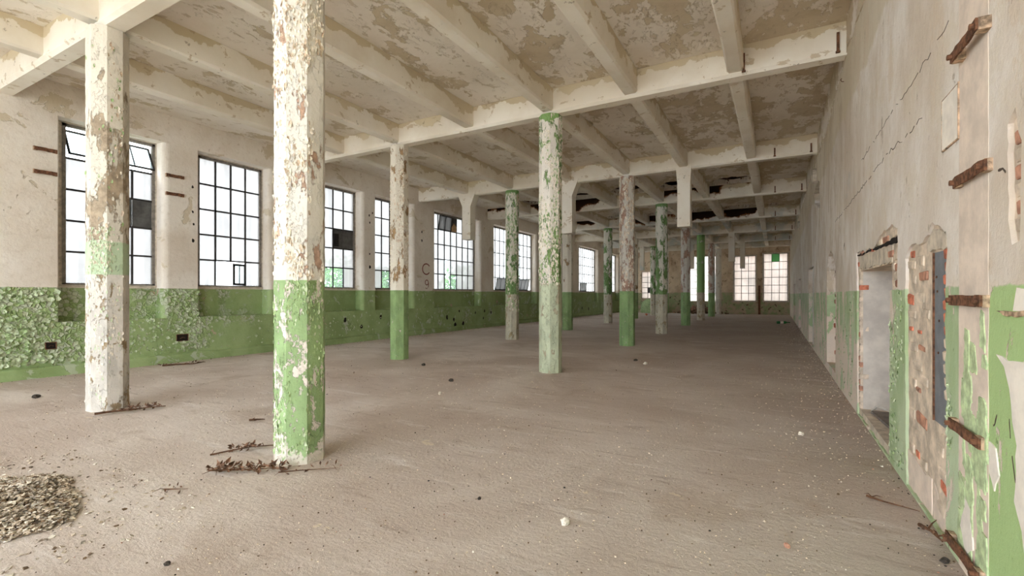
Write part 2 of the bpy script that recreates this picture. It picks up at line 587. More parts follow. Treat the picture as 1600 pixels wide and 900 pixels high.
M_PLASTER = plain('bare_pink_plaster', (222, 206, 192), .95, 0, .06, 5)
M_WHITEPL = plain('white_plaster', (234, 226, 216), .92, 0, .05, 5)
M_GREYPL = plain('grey_jamb_plaster', (196, 188, 180), .95, 0, .07, 4)
M_GREEN = plain('bright_green_paint', (178, 202, 146), .8, 0, .06, 4)
M_POST = plain('blue_grey_steel_post', (128, 131, 137), .6, .2, .08, 8)
M_PANEL = plain('grey_sheet_panel', (92, 92, 92), .7, .1, .15, 5)
M_BLACK = plain('black_iron', (38, 36, 36), .7)
M_CONC = plain('bare_concrete', (196, 184, 168), .95, 0, .12, 8)
M_STONE = plain('pale_rubble', (222, 214, 202), .95, 0, .12, 30)
M_STONED = plain('dark_clinker', (62, 56, 50), .95, 0, .3, 30)
M_CHIPS = plain('plaster_chips', (204, 188, 168), .95, 0, .22, 40)
M_SHARD = plain('roof_shards', (166, 154, 138), .95, 0, .35, 16)
M_SHARDW = plain('pale_shards', (204, 195, 182), .95, 0, .2, 20)
M_DIRT = plain('dark_dirt', (98, 80, 62), .95, 0, .3, 30)
M_TWIG = plain('dead_twig', (92, 66, 48), .9, 0, .25, 20)
M_LEAF = plain('dead_leaf', (104, 78, 62), .9, 0, .35, 15)
M_BOTTLE = plain('green_bottle_glass', (40, 120, 60), .15, 0, .05, 4, .6)
M_FOLIAGE = plain('tree_foliage', (96, 128, 66), .9, 0, .35, 1.5)
M_BARK = plain('tree_bark', (88, 74, 60), .95)
M_GROUND = plain('yard_ground', (196, 190, 180), .95, 0, .1, .6)
M_HOUSE = plain('rosy_brick_front', (214, 190, 180), .95, 0, .06, 2)
M_SHED = plain('pale_shed_sheeting', (232, 232, 232), .6)
M_PIPE = plain('pale_painted_pipe', (206, 202, 196), .7, 0, .06, 6)

# ------------------------------------------------------------------ the setting
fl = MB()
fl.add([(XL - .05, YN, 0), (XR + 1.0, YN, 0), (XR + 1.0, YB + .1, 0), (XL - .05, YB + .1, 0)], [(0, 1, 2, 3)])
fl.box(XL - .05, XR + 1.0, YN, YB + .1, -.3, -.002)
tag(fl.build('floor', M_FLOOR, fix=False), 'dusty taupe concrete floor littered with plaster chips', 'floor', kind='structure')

# left wall: lower wall, piers between the recesses, lintel band
OPEN = [(-1.9, .1), (.5, 2.4), (3.80, 5.62), (6.38, 8.24), (9.60, 11.63), (12.24, 14.22), (15.55, 19.02), (20.29, 25.10), (26.2, 30.8), (32.05, 36.30), (37.6, 41.84)]
wl = MB()


def on_left(y, z, d):
    return Vector((XL - d, y, z))


wl.box(XL - .55, XL, YN, YB, 0, 1.05)
wl.box(XL - .55, XL, YN, YB, HEAD, ZC + .2)
edges = [YN] + [e for o in OPEN for e in o] + [YB]
for i in range(0, len(edges), 2):
    a, b = edges[i], edges[i + 1]
    r = min(.13, (b - a) / 3)
    prof = [(b, -.55), (b, -.02)] if False else []
    pl = [(XL - .55, a), (XL - r, a)]
    for k in range(1, 6):
        t = k / 6 * PI / 2
        pl.append((XL - r + r * math.sin(t), a + r - r * math.cos(t)))
    pl += [(XL, a + r), (XL, b - .02), (XL - .02, b), (XL - .55, b)]
    wl.prism(pl, lambda x, y, d: Vector((x, y, d)), 1.05, HEAD)
for (a, b) in OPEN:
    wl.box(XG - .19, XG + .03, a, b, 1.05, SILL)
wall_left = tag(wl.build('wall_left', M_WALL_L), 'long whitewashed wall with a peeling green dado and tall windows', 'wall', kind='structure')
pl = MB()
for (a, b) in OPEN[:2]:
    pl.box(XG - .03, XG - .025, a, b, SILL, HEAD)
PANE_NEAR = (pl, wall_left)
# projecting foot of the left wall, chipped along the top
bb = MB()
prof = [(XL - .01, 0), (XL + .075, 0), (XL + .07, .17), (XL + .045, .2), (XL - .01, .21)]
ys = [YN + i * .35 for i in range(int((YB - YN) / .35) + 1)]
rnd = random.Random(3)
rings = []
for y in ys:
    k = rnd.uniform(.9, 1.05)
    rings.append([(x if x < XL else XL + (x - XL) * k, y, z * (k if z > .1 else 1)) for x, z in prof])
vs = [p for q in rings for p in q]
n = len(prof)
bb.add(vs, [(i * n + j, i * n + j + 1, (i + 1) * n + j + 1, (i + 1) * n + j) for i in range(len(rings) - 1) for j in range(n - 1)])
tag(bb.build('baseboard_left', M_WALL_L), 'low projecting green foot along the window wall', 'plinth', kind='structure')


def on_right(y, z, d):                    # d > 0 goes into the wall
    return Vector((XR + d, y, z))


# right wall: one plaster sheet with ragged openings
door_hole = ragged([(5.72, 0.0), (5.40, 1.62), (5.38, 1.66), (5.36, 2.17), (5.62, 2.25), (6.15, 2.20), (6.45, 2.12), (7.2, 2.13), (7.86, 2.15), (7.80, 1.6), (7.76, 0.0)], .07, .014, 11)
door_hole = ragged([(5.74, .02), (5.70, 1.63), (5.40, 1.66), (5.37, 2.20), (5.62, 2.26), (6.2, 2.22), (6.5, 2.12), (7.2, 2.14), (7.88, 2.16), (7.82, 1.6), (7.77, .02)], .07, .014, 11)
niche_hole = ragged([(3.99, .02), (3.98, .8), (4.02, 1.55), (3.97, 1.95), (4.12, 2.06), (4.30, 2.10), (4.42, 2.04), (4.62, 1.98), (4.95, 1.99), (5.08, 1.9), (5.10, 1.2), (5.06, .02)], .06, .016, 12)
arch_hole = ragged([(10.45, .15), (10.42, 2.1), (10.9, 2.36), (11.3, 2.48), (11.8, 2.38), (12.12, 2.1), (12.10, .15)], .12, .02, 13)
pipe_hole = ragged([(16.2, .02), (16.2, 2.42), (18.55, 2.42), (18.55, .02)], .3, .015, 14)
slot1 = ragged([(24.2, .02), (24.2, 2.3), (26.6, 2.3), (26.6, .02)], .4, .01, 15)
slot2 = ragged([(31.0, .02), (31.0, 2.2), (34.0, 2.2), (34.0, .02)], .4, .01, 16)
high_hole = ragged([(13.95, 3.72), (14.1, 4.45), (14.9, 4.55), (16.1, 4.5), (15.6, 4.1), (14.9, 3.95)], .12, .03, 17)
chase_hole = ragged([(2.94, 1.84), (2.94, 2.28), (3.0, 2.46), (3.07, 2.40), (3.06, 1.95), (3.03, 1.83)], .05, .012, 18)
wr = MB()
holed(wr, [(YN, 0), (YB, 0), (YB, ZC + .2), (YN, ZC + .2)],
      [door_hole, niche_hole, arch_hole, pipe_hole, slot1, slot2, high_hole, chase_hole], on_right, 0,
      [.05, .06, .16, .5, .5, .5, .5, .05])
wall_right = tag(wr.build('wall_right', M_WALL_R, fix=False), 'scraped pale wall with a worn green dado and broken openings', 'wall', kind='structure')


def in_wall(mb, name, mat, label=None):
    o = mb.build(name, mat, wall_right)
    if label:
        o['label'] = label
    return o


# masonry core behind the plaster sheet, with the real openings cut through it
core = MB()
holed(core, [(YN, -.01), (10.2, -.01), (10.2, 3.4), (YN, 3.4)],
      [[(5.72, .09), (5.72, 1.90), (7.68, 1.90), (7.68, .09)], [(4.05, .75), (4.05, 1.88), (4.34, 1.88), (4.34, .75)]], on_right, .022, [.62, .3])
in_wall(core, 'masonry_core', M_MORTAR, 'pinkish rubble masonry showing where the plaster is gone')
jb = MB()
jb.box(XR + .05, XR + .62, 7.672, 7.70, .09, 1.9)
jb.box(XR + .60, XR + .66, 5.6, 7.8, .05, 2.0)
in_wall(jb, 'door_reveal', M_GREYPL, 'grey plastered reveal of the doorway')
th = MB()
th.box(XR + .02, XR + .62, 5.70, 7.74, -.05, .097)
in_wall(th, 'threshold', M_CONC, 'worn concrete threshold of the doorway')
li = MB()
li.prism(ragged([(5.70, 1.905), (5.66, 2.06), (6.3, 2.075), (7.8, 2.10), (7.8, 1.93)], .1, .012, 5), on_right, .012, .3)
in_wall(li, 'lintel', M_CONC, 'chipped concrete lintel over the doorway')
ck = MB()
ck.prism(ragged([(5.40, 2.075), (6.2, 2.09), (7.84, 2.112), (7.84, 2.13), (6.6, 2.118), (5.9, 2.12), (5.40, 2.13)], .07, .008, 6), on_right, .008, .06)
in_wall(ck, 'lintel_gap', M_DARK, 'dark cracked gap above the lintel')
# backs of the far openings
bk = MB()
bk.box(XR + .155, XR + .2, 10.2, 12.4, 0, 2.7)
in_wall(bk, 'bricked_up_panel', M_MORTAR, 'tan patched infill of the arched recess')
bk = MB()
for (a, b, z1) in ((16.1, 18.7, 2.5), (24.1, 26.7, 2.4), (30.9, 34.1, 2.3)):
    bk.box(XR + .5, XR + .55, a, b, 0, z1)
in_wall(bk, 'opening_back', M_GREYPL)
bk = MB()
bk.box(XR + .49, XR + .55, 13.5, 16.6, 3.5, 4.8)
in_wall(bk, 'high_opening_back', M_DARK)
bk = MB()
bk.box(XR + .045, XR + .09, 2.8, 3.2, 1.7, 2.6)
in_wall(bk, 'chase_back', M_MORTAR)
rl = MB()
for z in (.62, 1.05, 1.52, 2.02):
    rl.prism(ragged([(10.5, z), (12.1, z + .03), (12.1, z + .08), (10.5, z + .05)], .15, .012, int(z * 100)), on_right, .14, .16)
in_wall(rl, 'rust_line', M_RUST, 'rusty horizontal lines in the arched recess')

# bricks: around the doorway, in the broken niche, in the small chase
brick_mesh = MB()
bv = [(-.06, -.115, -.034), (.05, -.115, -.034), (.05, .115, -.034), (-.06, .115, -.034)]
brick_mesh.box(-.058, .05, -.115, .115, -.034, .034)
bme = brick_mesh.mesh('brick', M_BRICK)
bm = bmesh.new()
bm.from_mesh(bme)
bmesh.ops.bevel(bm, geom=bm.edges[:], offset=.007, segments=1, affect='EDGES')
for v in bm.verts:
    v.co += Vector((random.uniform(-1, 1), random.uniform(-1, 1), random.uniform(-1, 1))) * .003
bm.to_mesh(bme)
bm.free()
bmd = bme.copy()
bmd.materials[0] = M_BRICKD
bmm = bme.copy()
bmm.materials[0] = M_MORTAR


def brick(y, z, me=bme, d=.05, s=(1, 1, 1), tilt=0.0):
    if .045 < d < .1:
        d = .05
    o = link('brick', me, wall_right)
    o.location = (XR + .012 + random.uniform(0, .006) + .058 * s[0] + (d - .05), y, z)
    o.scale = s
    o.rotation_euler = (tilt, 0, random.uniform(-.05, .05))
    return o


rnd = random.Random(21)
for z in [.09 + .078 * i for i in range(24)]:                      # far edge of the doorway: headers, mostly limed over
    me = bme if rnd.random() < .09 else (bmd if rnd.random() < .14 else bmm)
    brick(7.715 + rnd.uniform(-.01, .012), z + .04, me, .052, (.9, .32, .92))
for (y, z, me, sy) in ((5.47, 1.70, bmd, .6), (5.52, 1.775, bmm, .8), (5.48, 1.85, bmd, .62), (5.62, 1.86, bmm, .5), (5.60, 1.71, bmm, .6),
                       (5.5, 1.95, bmm, 1), (5.75, 1.99, bmd, .9), (5.98, 2.15, bmd, .9), (5.55, 2.17, bmm, 1), (6.3, 2.145, bmm, 1),
                       (6.75, 2.12, bme, .6), (7.1, 2.12, bmm, .9), (7.5, 2.135, bmd, .9), (7.74, 2.0, bme, .5)):
    brick(y, z, me, .045, (.9, sy, .95), rnd.uniform(-.03, .03))
for (y, z, me, sy, sz) in ((4.93, 1.925, bme, .5, .8), (4.70, 1.86, bmm, .9, 1.2), (4.95, 1.84, bmm, .8, 1), (4.62, 1.74, bmd, 1.1, 1), (4.90, 1.72, bmm, .6, 1),
                           (4.99, 1.56, bme, .72, 1.25), (4.72, 1.58, bmm, 1.0, 1.2), (4.55, 1.46, bmm, .9, 1), (4.95, 1.44, bmm, .9, .9), (4.72, 1.31, bme, .4, .4), (4.98, 1.32, bme, .5, .5),
                           (4.66, 1.19, bmd, .7, .6), (4.9, 1.18, bmm, .9, 1.1), (4.8, 1.04, bmm, 1.2, 1.1), (4.60, .95, bmm, .9, 1), (4.92, .90, bmm, .9, 1), (4.75, .86, bmd, .5, .5),
                           (4.66, .645, bmd, 1.15, 1.3), (4.94, .64, bmm, .6, 1.2), (4.8, .50, bmm, 1.2, 1.2), (4.78, .35, bme, .45, .85), (4.95, .36, bmm, .6, 1), (4.6, .33, bmm, .7, 1)):
    brick(y, z, me, .052, (.95, sy, sz), rnd.uniform(-.06, .06))
for i, z in enumerate([.95 + .083 * i for i in range(13)]):         # orange brick ends right of the steel post
    brick(4.035 + rnd.uniform(-.012, .012), z, bme if i > 4 else bmm, .04, (.9, .26, .95))
for (y, z, me) in ((4.15, .40, bmm), (4.12, .32, bme), (4.2, .55, bmm), (4.1, .64, bmm), (4.12, .24, bmm), (4.18, .16, bmm)):
    brick(y, z, me, .055, (.9, .6, 1), rnd.uniform(-.2, .2))
for i, z in enumerate([1.92 + .08 * i for i in range(6)]):
    brick(3.0, z, bmd if i % 2 else bmm, .05, (.7, .3, .95))
for (y, z, me) in ((11.9, .95, bme), (11.7, .4, bme), (10.9, 1.1, bmd), (11.8, 1.45, bmd)):
    brick(y, z, me, .15, (.9, 1.2, 1.2))
# plaster plugs and slabs in the lower half of the niche
pg = MB()
pg.prism(ragged([(4.38, .03), (4.39, .30), (4.55, .27), (4.8, .29), (5.09, .31), (5.09, .03)], .07, .01, 31), on_right, .015, .07)
pg.prism(ragged([(4.02, .03), (4.03, .20), (4.2, .16), (4.34, .28), (4.36, .03)], .06, .012, 32), on_right, .02, .07)
in_wall(pg, 'plaster_patch', M_PLASTER, 'smooth pink plaster at the foot of the niche')
cap = MB()
cap.prism(ragged([(3.99, 1.90), (4.0, 2.0), (4.28, 2.05), (4.42, 1.98), (4.42, 1.91)], .06, .012, 33), on_right, .0, .12)
in_wall(cap, 'stone_pad', M_CONC, 'grey broken pad stone over the steel post')
po = MB()
po.box(XR + .020, XR + .05, 4.05, 4.33, .72, 1.89)
po.box(XR + .010, XR + .05, 4.33, 4.345, .72, 1.89, 1)
in_wall(po, 'steel_post', [M_POST, M_RUST], 'blue grey steel post in the broken niche')
bl = MB()
for (y, z) in ((4.26, 1.62), (4.22, 1.42), (4.28, 1.72), (4.24, 1.2)):
    bl.tube([on_right(y, z, .015), on_right(y, z, .03)], .009, 6)
in_wall(bl, 'rivet', M_RUST)

# old conduit strip with rusty clamps, inscribed panel, torn paint
sp = MB()
sp.prism(ragged([(3.30, 0), (3.30, ZC), (3.74, ZC), (3.75, 0)], .12, .006, 41), on_right, -.002, .02)
in_wall(sp, 'bare_strip', M_PLASTER, 'pinkish bare plaster strip left by an old duct')
sg = MB()
rnd = random.Random(44)
for k in range(46):
    y, z = rnd.uniform(3.33, 3.72), rnd.uniform(.08, 1.55)
    if z > 1.3 and rnd.random() < .7:
        continue
    w, h = rnd.uniform(.02, .07), rnd.uniform(.04, .16)
    sg.prism(ragged([(y - w, z - h), (y + w, z - h * .8), (y + w * .8, z + h), (y - w * .7, z + h * .9)], .03, .012, k), on_right, -.005 - k * .0001, 0)
sgo = in_wall(sg, 'green_paint_remnants', plain('pale_green_remnant', (184, 200, 158), .85, 0, .14, 14), 'pale green remnants on the bare strip')
sgo['kind'] = 'stuff'
pn = MB()
pn.prism([(3.74, 2.53), (3.74, 2.85), (4.05, 2.85), (4.05, 2.53)], on_right, -.008, .01)
in_wall(pn, 'access_panel', M_WHITEPL, 'square whitewashed cover plate let into the plaster')
pe = MB()
pe.box(XR - .010, XR, 3.733, 3.741, 2.52, 2.86)
pe.box(XR - .010, XR, 3.73, 4.05, 2.522, 2.53)
pe.box(XR - .010, XR, 3.74, 4.05, 2.85, 2.854)
pe.box(XR - .010, XR, 4.05, 4.053, 2.53, 2.85)
in_wall(pe, 'panel_edge', M_RUSTWHITE, 'rust stained joint around the cover plate')
wp = MB()
wp.prism(ragged([(3.19, 1.30), (3.06, 1.295), (2.6, 1.31), (2.6, .3), (2.86, .36), (2.92, .55), (2.99, .66), (2.96, .92), (3.0, 1.02), (3.04, 1.16), (3.1, 1.25)], .06, .01, 51), on_right, -.006, .01)
wp.prism(ragged([(3.0, 1.53), (2.94, 1.52), (2.6, 1.53), (2.6, 1.62), (2.96, 1.63)], .04, .006, 52), on_right, -.006, .01)
wp.prism(ragged([(3.70, .25), (3.62, .42), (3.60, .62), (3.55, .45), (3.5, .2), (3.6, .12)], .05, .01, 53), on_right, -.009, 0)
wp.prism(ragged([(3.28, .86), (3.2, .84), (3.16, .72), (3.22, .62), (3.28, .7)], .04, .008, 54), on_right, -.006, 0)
in_wall(wp, 'bared_plaster', M_WHITEPL, 'white plaster bared where the green paint tore away')
tp = MB()
tp.prism(ragged([(3.17, 1.515), (3.05, 1.50), (2.6, 1.51), (2.6, 1.535), (2.98, 1.525)], .04, .006, 55), on_right, -.012, 0)
in_wall(tp, 'torn_edge', M_RUSTWHITE)
# cracks in the plaster
cr = MB()


def crack(pts, w, seed):
    rnd = random.Random(seed)
    path = []
    for (a, b) in zip(pts[:-1], pts[1:]):
        L = math.dist(a, b)
        k = max(2, int(L / .07))
        for j in range(k):
            t = j / k
            path.append((a[0] + (b[0] - a[0]) * t + rnd.uniform(-.012, .012), a[1] + (b[1] - a[1]) * t + rnd.uniform(-.02, .02)))
    up = [(y, z + w * rnd.uniform(.2, 1)) for y, z in path]
    dn = [(y, z - w * rnd.uniform(.2, 1)) for y, z in path]
    for i in range(len(path) - 1):
        if rnd.random() < .3:
            continue
        cr.prism([dn[i], dn[i + 1], up[i + 1], up[i]], on_right, -.0025, .01)


crack([(3.95, 3.31), (4.33, 3.30), (4.9, 3.29), (5.5, 3.31), (6.3, 3.3), (7.6, 3.29)], .003, 1)
crack([(4.5, 2.93), (5.0, 2.91), (5.5, 2.96), (6.3, 2.96), (7.5, 2.95), (8.4, 2.94), (10.5, 2.93)], .0045, 2)
crack([(3.1, 2.18), (3.16, 2.22), (3.22, 2.16)], .009, 3)
crack([(3.76, .55), (3.73, .42), (3.70, .30)], .012, 4)
crack([(3.05, 1.0), (3.0, .75), (2.97, .6)], .012, 5)
crack([(9.05, 2.44), (9.2, 2.36), (9.15, 2.28)], .035, 6)
crack([(3.2, 1.02), (3.22, .96), (3.27, .93)], .012, 7)
in_wall(cr, 'crack', plain('crack_dirt', (86, 74, 64), .95), 'dark broken cracks running through the plaster')
co_ = MB()
co_.prism([(YN, ZC - .001), (YB, ZC - .001)] + ragged([(YB, 5.3), (30, 5.2), (20, 5.28), (12, 5.12), (8.9, 5.3), (6, 5.2), (2, 5.25), (YN, 5.2)], .22, .05, 71, False) + [(YN, 5.2)], on_right, -.014, .005)
tag(co_.build('trim_1', M_CEIL), 'flaking plaster band along the top of the scraped wall', 'trim', kind='structure')
hk = MB()
rnd = random.Random(8)
for y, z in ((5.2, 4.95), (6.9, 5.1), (9.2, 5.0)):
    hk.tube([on_right(y, z, .02), on_right(y, z + .01, -.03), on_right(y, z + .04, -.045), on_right(y, z + .06, -.03)], .006, 5)
in_wall(hk, 'nail_hook', M_RUST)

# end wall with its window openings
we = MB()


def on_end(x, z, d):
    return Vector((x, YB + d, z))


ENDWIN = [(-2.99, -1.41, 1.08, 4.70), (-.86, .80, 1.08, 4.82), (-6.45, -4.35, 1.02, 4.80), (-10.5, -8.95, 1.25, 3.62)]
holed(we, [(XL - .5, 0), (XR + .1, 0), (XR + .1, ZC + .2), (XL - .5, ZC + .2)],
      [ragged([(a, c), (a, d), (b, d), (b, c)], .25, .012, i) for i, (a, b, c, d) in enumerate(ENDWIN)], on_end, 0, .35)
wall_end = tag(we.build('wall_end', M_END, fix=False), 'tan stained end wall with four steel windows', 'wall', kind='structure')
pp = MB()
pp.box(-1.24, -1.08, YB - .08, YB, 0, 2.3)
o = pp.build('rusty_stanchion', M_RUST, wall_end)
o['label'] = 'rust brown stanchion between the end windows'

wn = MB()
NEARWIN = [(-12.0, -8.6, .6, 5.5), (-7.8, -4.4, .6, 5.5), (-3.7, .6, .0, 5.5)]
holed(wn, [(XL - .5, -.01), (XR + .1, -.01), (XR + .1, ZC + .2), (XL - .5, ZC + .2)], [[(a, c), (a, d), (b, d), (b, c)] for a, b, c, d in NEARWIN],
      lambda x, z, d: Vector((x, YN - d, z)), 0, .35)
tag(wn.build('wall_near', M_WALL_R, fix=False), 'pale wall behind the viewer with tall openings', 'wall', kind='structure')

# ceiling slab with rotten holes in the middle bays, dark timber deck above
HOLES = [(-10.0, 19.1, .75, .42), (-7.3, 18.95, .85, .6), (-5.05, 18.8, .8, .7), (-3.2, 18.85, .68, .72), (-1.45, 19.0, .72, .58),
         (-7.1, 24.85, .8, .42), (-5.0, 24.95, .8, .5), (-3.2, 25.0, .6, .42), (-1.45, 24.9, .75, .45), (-.18, 24.9, .28, .16)]


def on_ceil(x, y, d):
    return Vector((x, y, ZC + d))


hl = []
for i, (x, y, rx, ry) in enumerate(HOLES):
    rnd = random.Random(60 + i)
    K = 26
    hl.append([(x + rx * math.cos(2 * PI * k / K) * rnd.uniform(.82, 1.08), y + ry * math.sin(2 * PI * k / K) * rnd.uniform(.78, 1.1)) for k in range(K)])
ce = MB()
holed(ce, [(XL - .3, YN), (XR + .1, YN), (XR + .1, YB + .1), (XL - .3, YB + .1)], hl, on_ceil, 0, .16)
ceiling = tag(ce.build('ceiling', M_CEIL, fix=False), 'flaking beige slab ceiling between concrete beams', 'ceiling', kind='structure')
dk = MB()
dk.box(XL - .6, XR + .6, YN, YB + .5, ZC + .42, ZC + .5)
dk.box(XL - .6, XL - .5, YN, YB + .5, ZC + .1, ZC + .42)
dk.box(XR + .5, XR + .6, YN, YB + .5, ZC + .1, ZC + .42)
dk.box(XL - .6, XR + .6, YB + .4, YB + .5, ZC + .1, ZC + .42)
dk.box(XL - .6, XR + .6, YN, YN + .05, ZC + .01, ZC + .42)
o = dk.build('roof_deck', M_ROT, ceiling)
o['label'] = 'charred dark roof deck seen through the holes'
bt = MB()
rnd = random.Random(5)
for (x, y, rx, ry) in HOLES:
    for k in range(4):
        xx = x + rnd.uniform(-.8, .8) * rx
        bt.tube([(xx, y - ry * 1.1, ZC + .1 + rnd.uniform(0, .1)), (xx + rnd.uniform(-.15, .15), y + ry * 1.1, ZC + .1 + rnd.uniform(0, .1))], rnd.uniform(.012, .03), 5)
    for k in range(9):                                            # hanging splinters at the rim
        a = rnd.uniform(0, 2 * PI)
        px, py = x + rx * .92 * math.cos(a), y + ry * .92 * math.sin(a)
        bt.tube([(px, py, ZC + .06), (px + rnd.uniform(-.08, .08), py + rnd.uniform(-.06, .06), ZC - rnd.uniform(.0, .07))], [.018, .004], 4)
o = bt.build('hanging_lath', M_RUST, ceiling)
tag(o, 'rotten brown laths hanging in the ceiling holes', kind='stuff')

# ------------------------------------------------------------------ beams
XLONG = [(-10.1, 'whitewashed secondary beam running above the strip beside the windows'), (XROW2, 'whitewashed long beam over the column row nearer the windows'),
         (-6.0, 'whitewashed secondary beam midway between the two column rows'), (XROW1, 'whitewashed long beam over the column row farther from the windows'),
         (-2.37, 'chipped secondary beam halfway across the aisle beside the scraped wall'), (-.6, 'chipped secondary beam closest to the scraped right wall')]
for x, lab in XLONG:
    b = MB()
    w, zb = .125, ZB + .06
    prof = [(-w, ZC - .001), (-w, zb + .035), (-w + .03, zb), (w - .03, zb), (w, zb + .035), (w, ZC - .001)]
    n = len(prof)
    ys = [YN + i * .5 for i in range(int((YB - YN) / .5) + 1)] + [YB]
    rnd = random.Random(int(x * 10))
    vs = []
    for y in ys:
        for (px, pz) in prof:
            j = rnd.uniform(-.006, .006) if pz < ZC else 0
            vs.append((x + px + j, y, pz + j))
    b.add(vs, [(i * n + j, i * n + j + 1, (i + 1) * n + j + 1, (i + 1) * n + j) for i in range(len(ys) - 1) for j in range(n - 1)])
    tag(b.build('secondary_beam', M_BEAM), lab, 'beam', 'long ceiling beams', 'thing')
ORD = ['over the two nearest columns', 'over the second pair of columns', 'with three boxed hangers below it, over the third pair of columns',
       'blackened by rot above the fourth pair of columns', 'just beyond the first rotten bay, over the fifth pair of columns', 'over the sixth pair of columns', 'over the seventh pair of columns',
       'closest to the end wall']
main_beams = []
for k, y in enumerate(ROWS):
    b = MB()
    w = .15
    prof = [(-w, ZC - .001), (-w, ZB + .05), (-w + .045, ZB), (w - .045, ZB), (w, ZB + .05), (w, ZC - .001)]
    n = len(prof)
    xs = [XL + i * .45 for i in range(int((XR - XL) / .45) + 1)] + [XR]
    rnd = random.Random(100 + k)
    vs = []
    for x in xs:
        for (py, pz) in prof:
            j = rnd.uniform(-.006, .006) if pz < ZC else 0
            vs.append((x, y + py + j, pz + j * .7))
    b.add(vs, [(i * n + j, i * n + j + 1, (i + 1) * n + j + 1, (i + 1) * n + j) for i in range(len(xs) - 1) for j in range(n - 1)])
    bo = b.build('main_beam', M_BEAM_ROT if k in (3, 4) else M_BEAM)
    tag(bo, 'whitewashed cross beam ' + ORD[k], 'beam', 'cross beams', 'thing')
    main_beams.append(bo)
    if 1 <= k <= 6:                                               # rusty straps on the face towards the camera
        for x in ((-.47, .83) if k == 1 else (-.03, .80)):
            s = MB()
            s.box(x - .018, x + .018, y - .185, y - .15, ZB + .03, ZB + (.34 if k == 1 else .26))
            s.box(x - .03, x + .03, y - .175, y - .15, ZB + .03, ZB + .06)
            so = s.build('rusty_strap', M_RUST, bo)
            so['label'] = 'rusty iron strap'
# hangers: boxed concrete drops under the cross beams
HANG = [(2, -10.05, 3.64, .36), (2, -6.03, 3.62, .36), (2, -2.36, 3.58, .36), (5, -2.33, 3.58, .34), (6, -2.05, 3.42, .30), (6, -5.42, 3.48, .30), (6, -9.05, 3.45, .30)]
for (k, x, z, w) in HANG:
    y = ROWS[k]
    h = MB()
    if k == 2:
        q = .22 if x < -5 else .04
        pr = [(x - w / 2, z), (x - w / 2, 4.85), (x - w / 2 - q, ZB + .1), (x + w / 2 + q, ZB + .1), (x + w / 2, 4.85), (x + w / 2, z)]
    else:
        pr = [(x - w / 2, z), (x - w / 2, ZB + .1), (x + w / 2, ZB + .1), (x + w / 2, z)]
    h.prism(pr, lambda a, b, d: Vector((a, y + d, b)), -.17, .17)
    ho = h.build('hanger', M_BEAM, main_beams[k])
    ho['label'] = 'boxed concrete hanger under the cross beam'

# ------------------------------------------------------------------ columns
GREEN, DGREEN = (156, 182, 130), (146, 172, 118)
WHITE, PINK = (236, 229, 217), (198, 164, 142)
CM = {
    'pink_dado': mat_column('white_over_pink_with_green_dado', 1, (234, 229, 220), (206, 172, 150), 3.4, .575, GREEN, 1.735, (230, 220, 210), .545, foot=True),
    'pale_worn': mat_column('worn_white_with_pale_green_band', 2, (228, 221, 208), (186, 168, 146), 2.6, .585, (222, 216, 208), 1.87, (170, 150, 122), .56, band=(1.86, 2.32, (190, 210, 178)), mott=(4.6, 3.2, .07)),
    'ochre_dado': mat_column('cream_with_ochre_flakes_and_green_dado', 3, (230, 222, 206), (180, 148, 112), 3.6, .575, DGREEN, 1.70, (218, 204, 192), .63),
    'green_peel': mat_column('white_peeling_to_green', 4, (236, 230, 220), (134, 164, 104), 3.4, .55, (196, 204, 176), 1.82, (186, 176, 152), .58, cap=(132, 164, 102), mott=(3.6, 1.8, .06)),
    'green_mottle': mat_column('green_and_white_mottled', 5, (228, 224, 212), (124, 156, 100), 3.6, .535, (206, 200, 180), 1.60, (168, 152, 122), .56, cap=(120, 154, 96), mott=(3.9, 1.9, .07)),
    'pink_peel': mat_column('grey_white_over_pink_with_clean_green_dado', 6, (216, 211, 202), (190, 156, 138), 3.4, .525, (146, 176, 122), 1.70, (214, 202, 192), .68),
    'all_green': mat_column('green_top_with_bare_foot', 7, (140, 174, 114), (228, 222, 210), 3.2, .63, (204, 194, 174), 1.72, (176, 158, 128), .55, cap=(120, 154, 96)),
    'bare': mat_column('bare_whitish', 8, (222, 215, 203), (190, 174, 154), 3.0, .60, (214, 206, 194), 1.2, (188, 176, 158), .60),
}
FL_WHITE = plain('white_paint_flake', (232, 224, 210), .85, 0, .08, 30)
FL_OCHRE = plain('ochre_paint_flake', (208, 188, 166), .85, 0, .12, 30)
FL_GREEN = plain('green_paint_flake', (160, 182, 132), .85, 0, .1, 30)
FL_GREENP = plain('pale_green_paint_flake', (190, 202, 170), .85, 0, .1, 30)


def flakes(mb, o, u, v, nrm, count, W, H, size, lift, rnd, dens=None, mats=(0,), stretch=1.1):
    """curled paint chips standing off a flat face: a fan of triangles whose rim lifts away."""
    o, u, v, nrm = Vector(o), Vector(u), Vector(v), Vector(nrm)
    for _ in range(count):
        a, b = rnd.uniform(0, W), rnd.uniform(0, H)
        if dens is not None and rnd.random() > dens(a, b):
            continue
        s = size * rnd.uniform(.45, 1.3)
        c = o + u * a + v * b
        hinge = rnd.uniform(0, 2 * PI)
        K = rnd.choice((5, 6, 6, 7))
        pts = [c + nrm * .001]
        for k in range(K):
            t = 2 * PI * k / K + rnd.uniform(-.3, .3)
            r = s * rnd.uniform(.5, 1.0)
            up = max(0, math.cos(t - hinge)) ** 1.5 * lift * rnd.uniform(.6, 1.3)
            pts.append(c + u * (r * math.cos(t)) + v * (r * math.sin(t) * stretch) + nrm * (.0015 + up))
        mb.add(pts, [(0, 1 + k, 1 + (k + 1) % K) for k in range(K)], rnd.choice(mats))


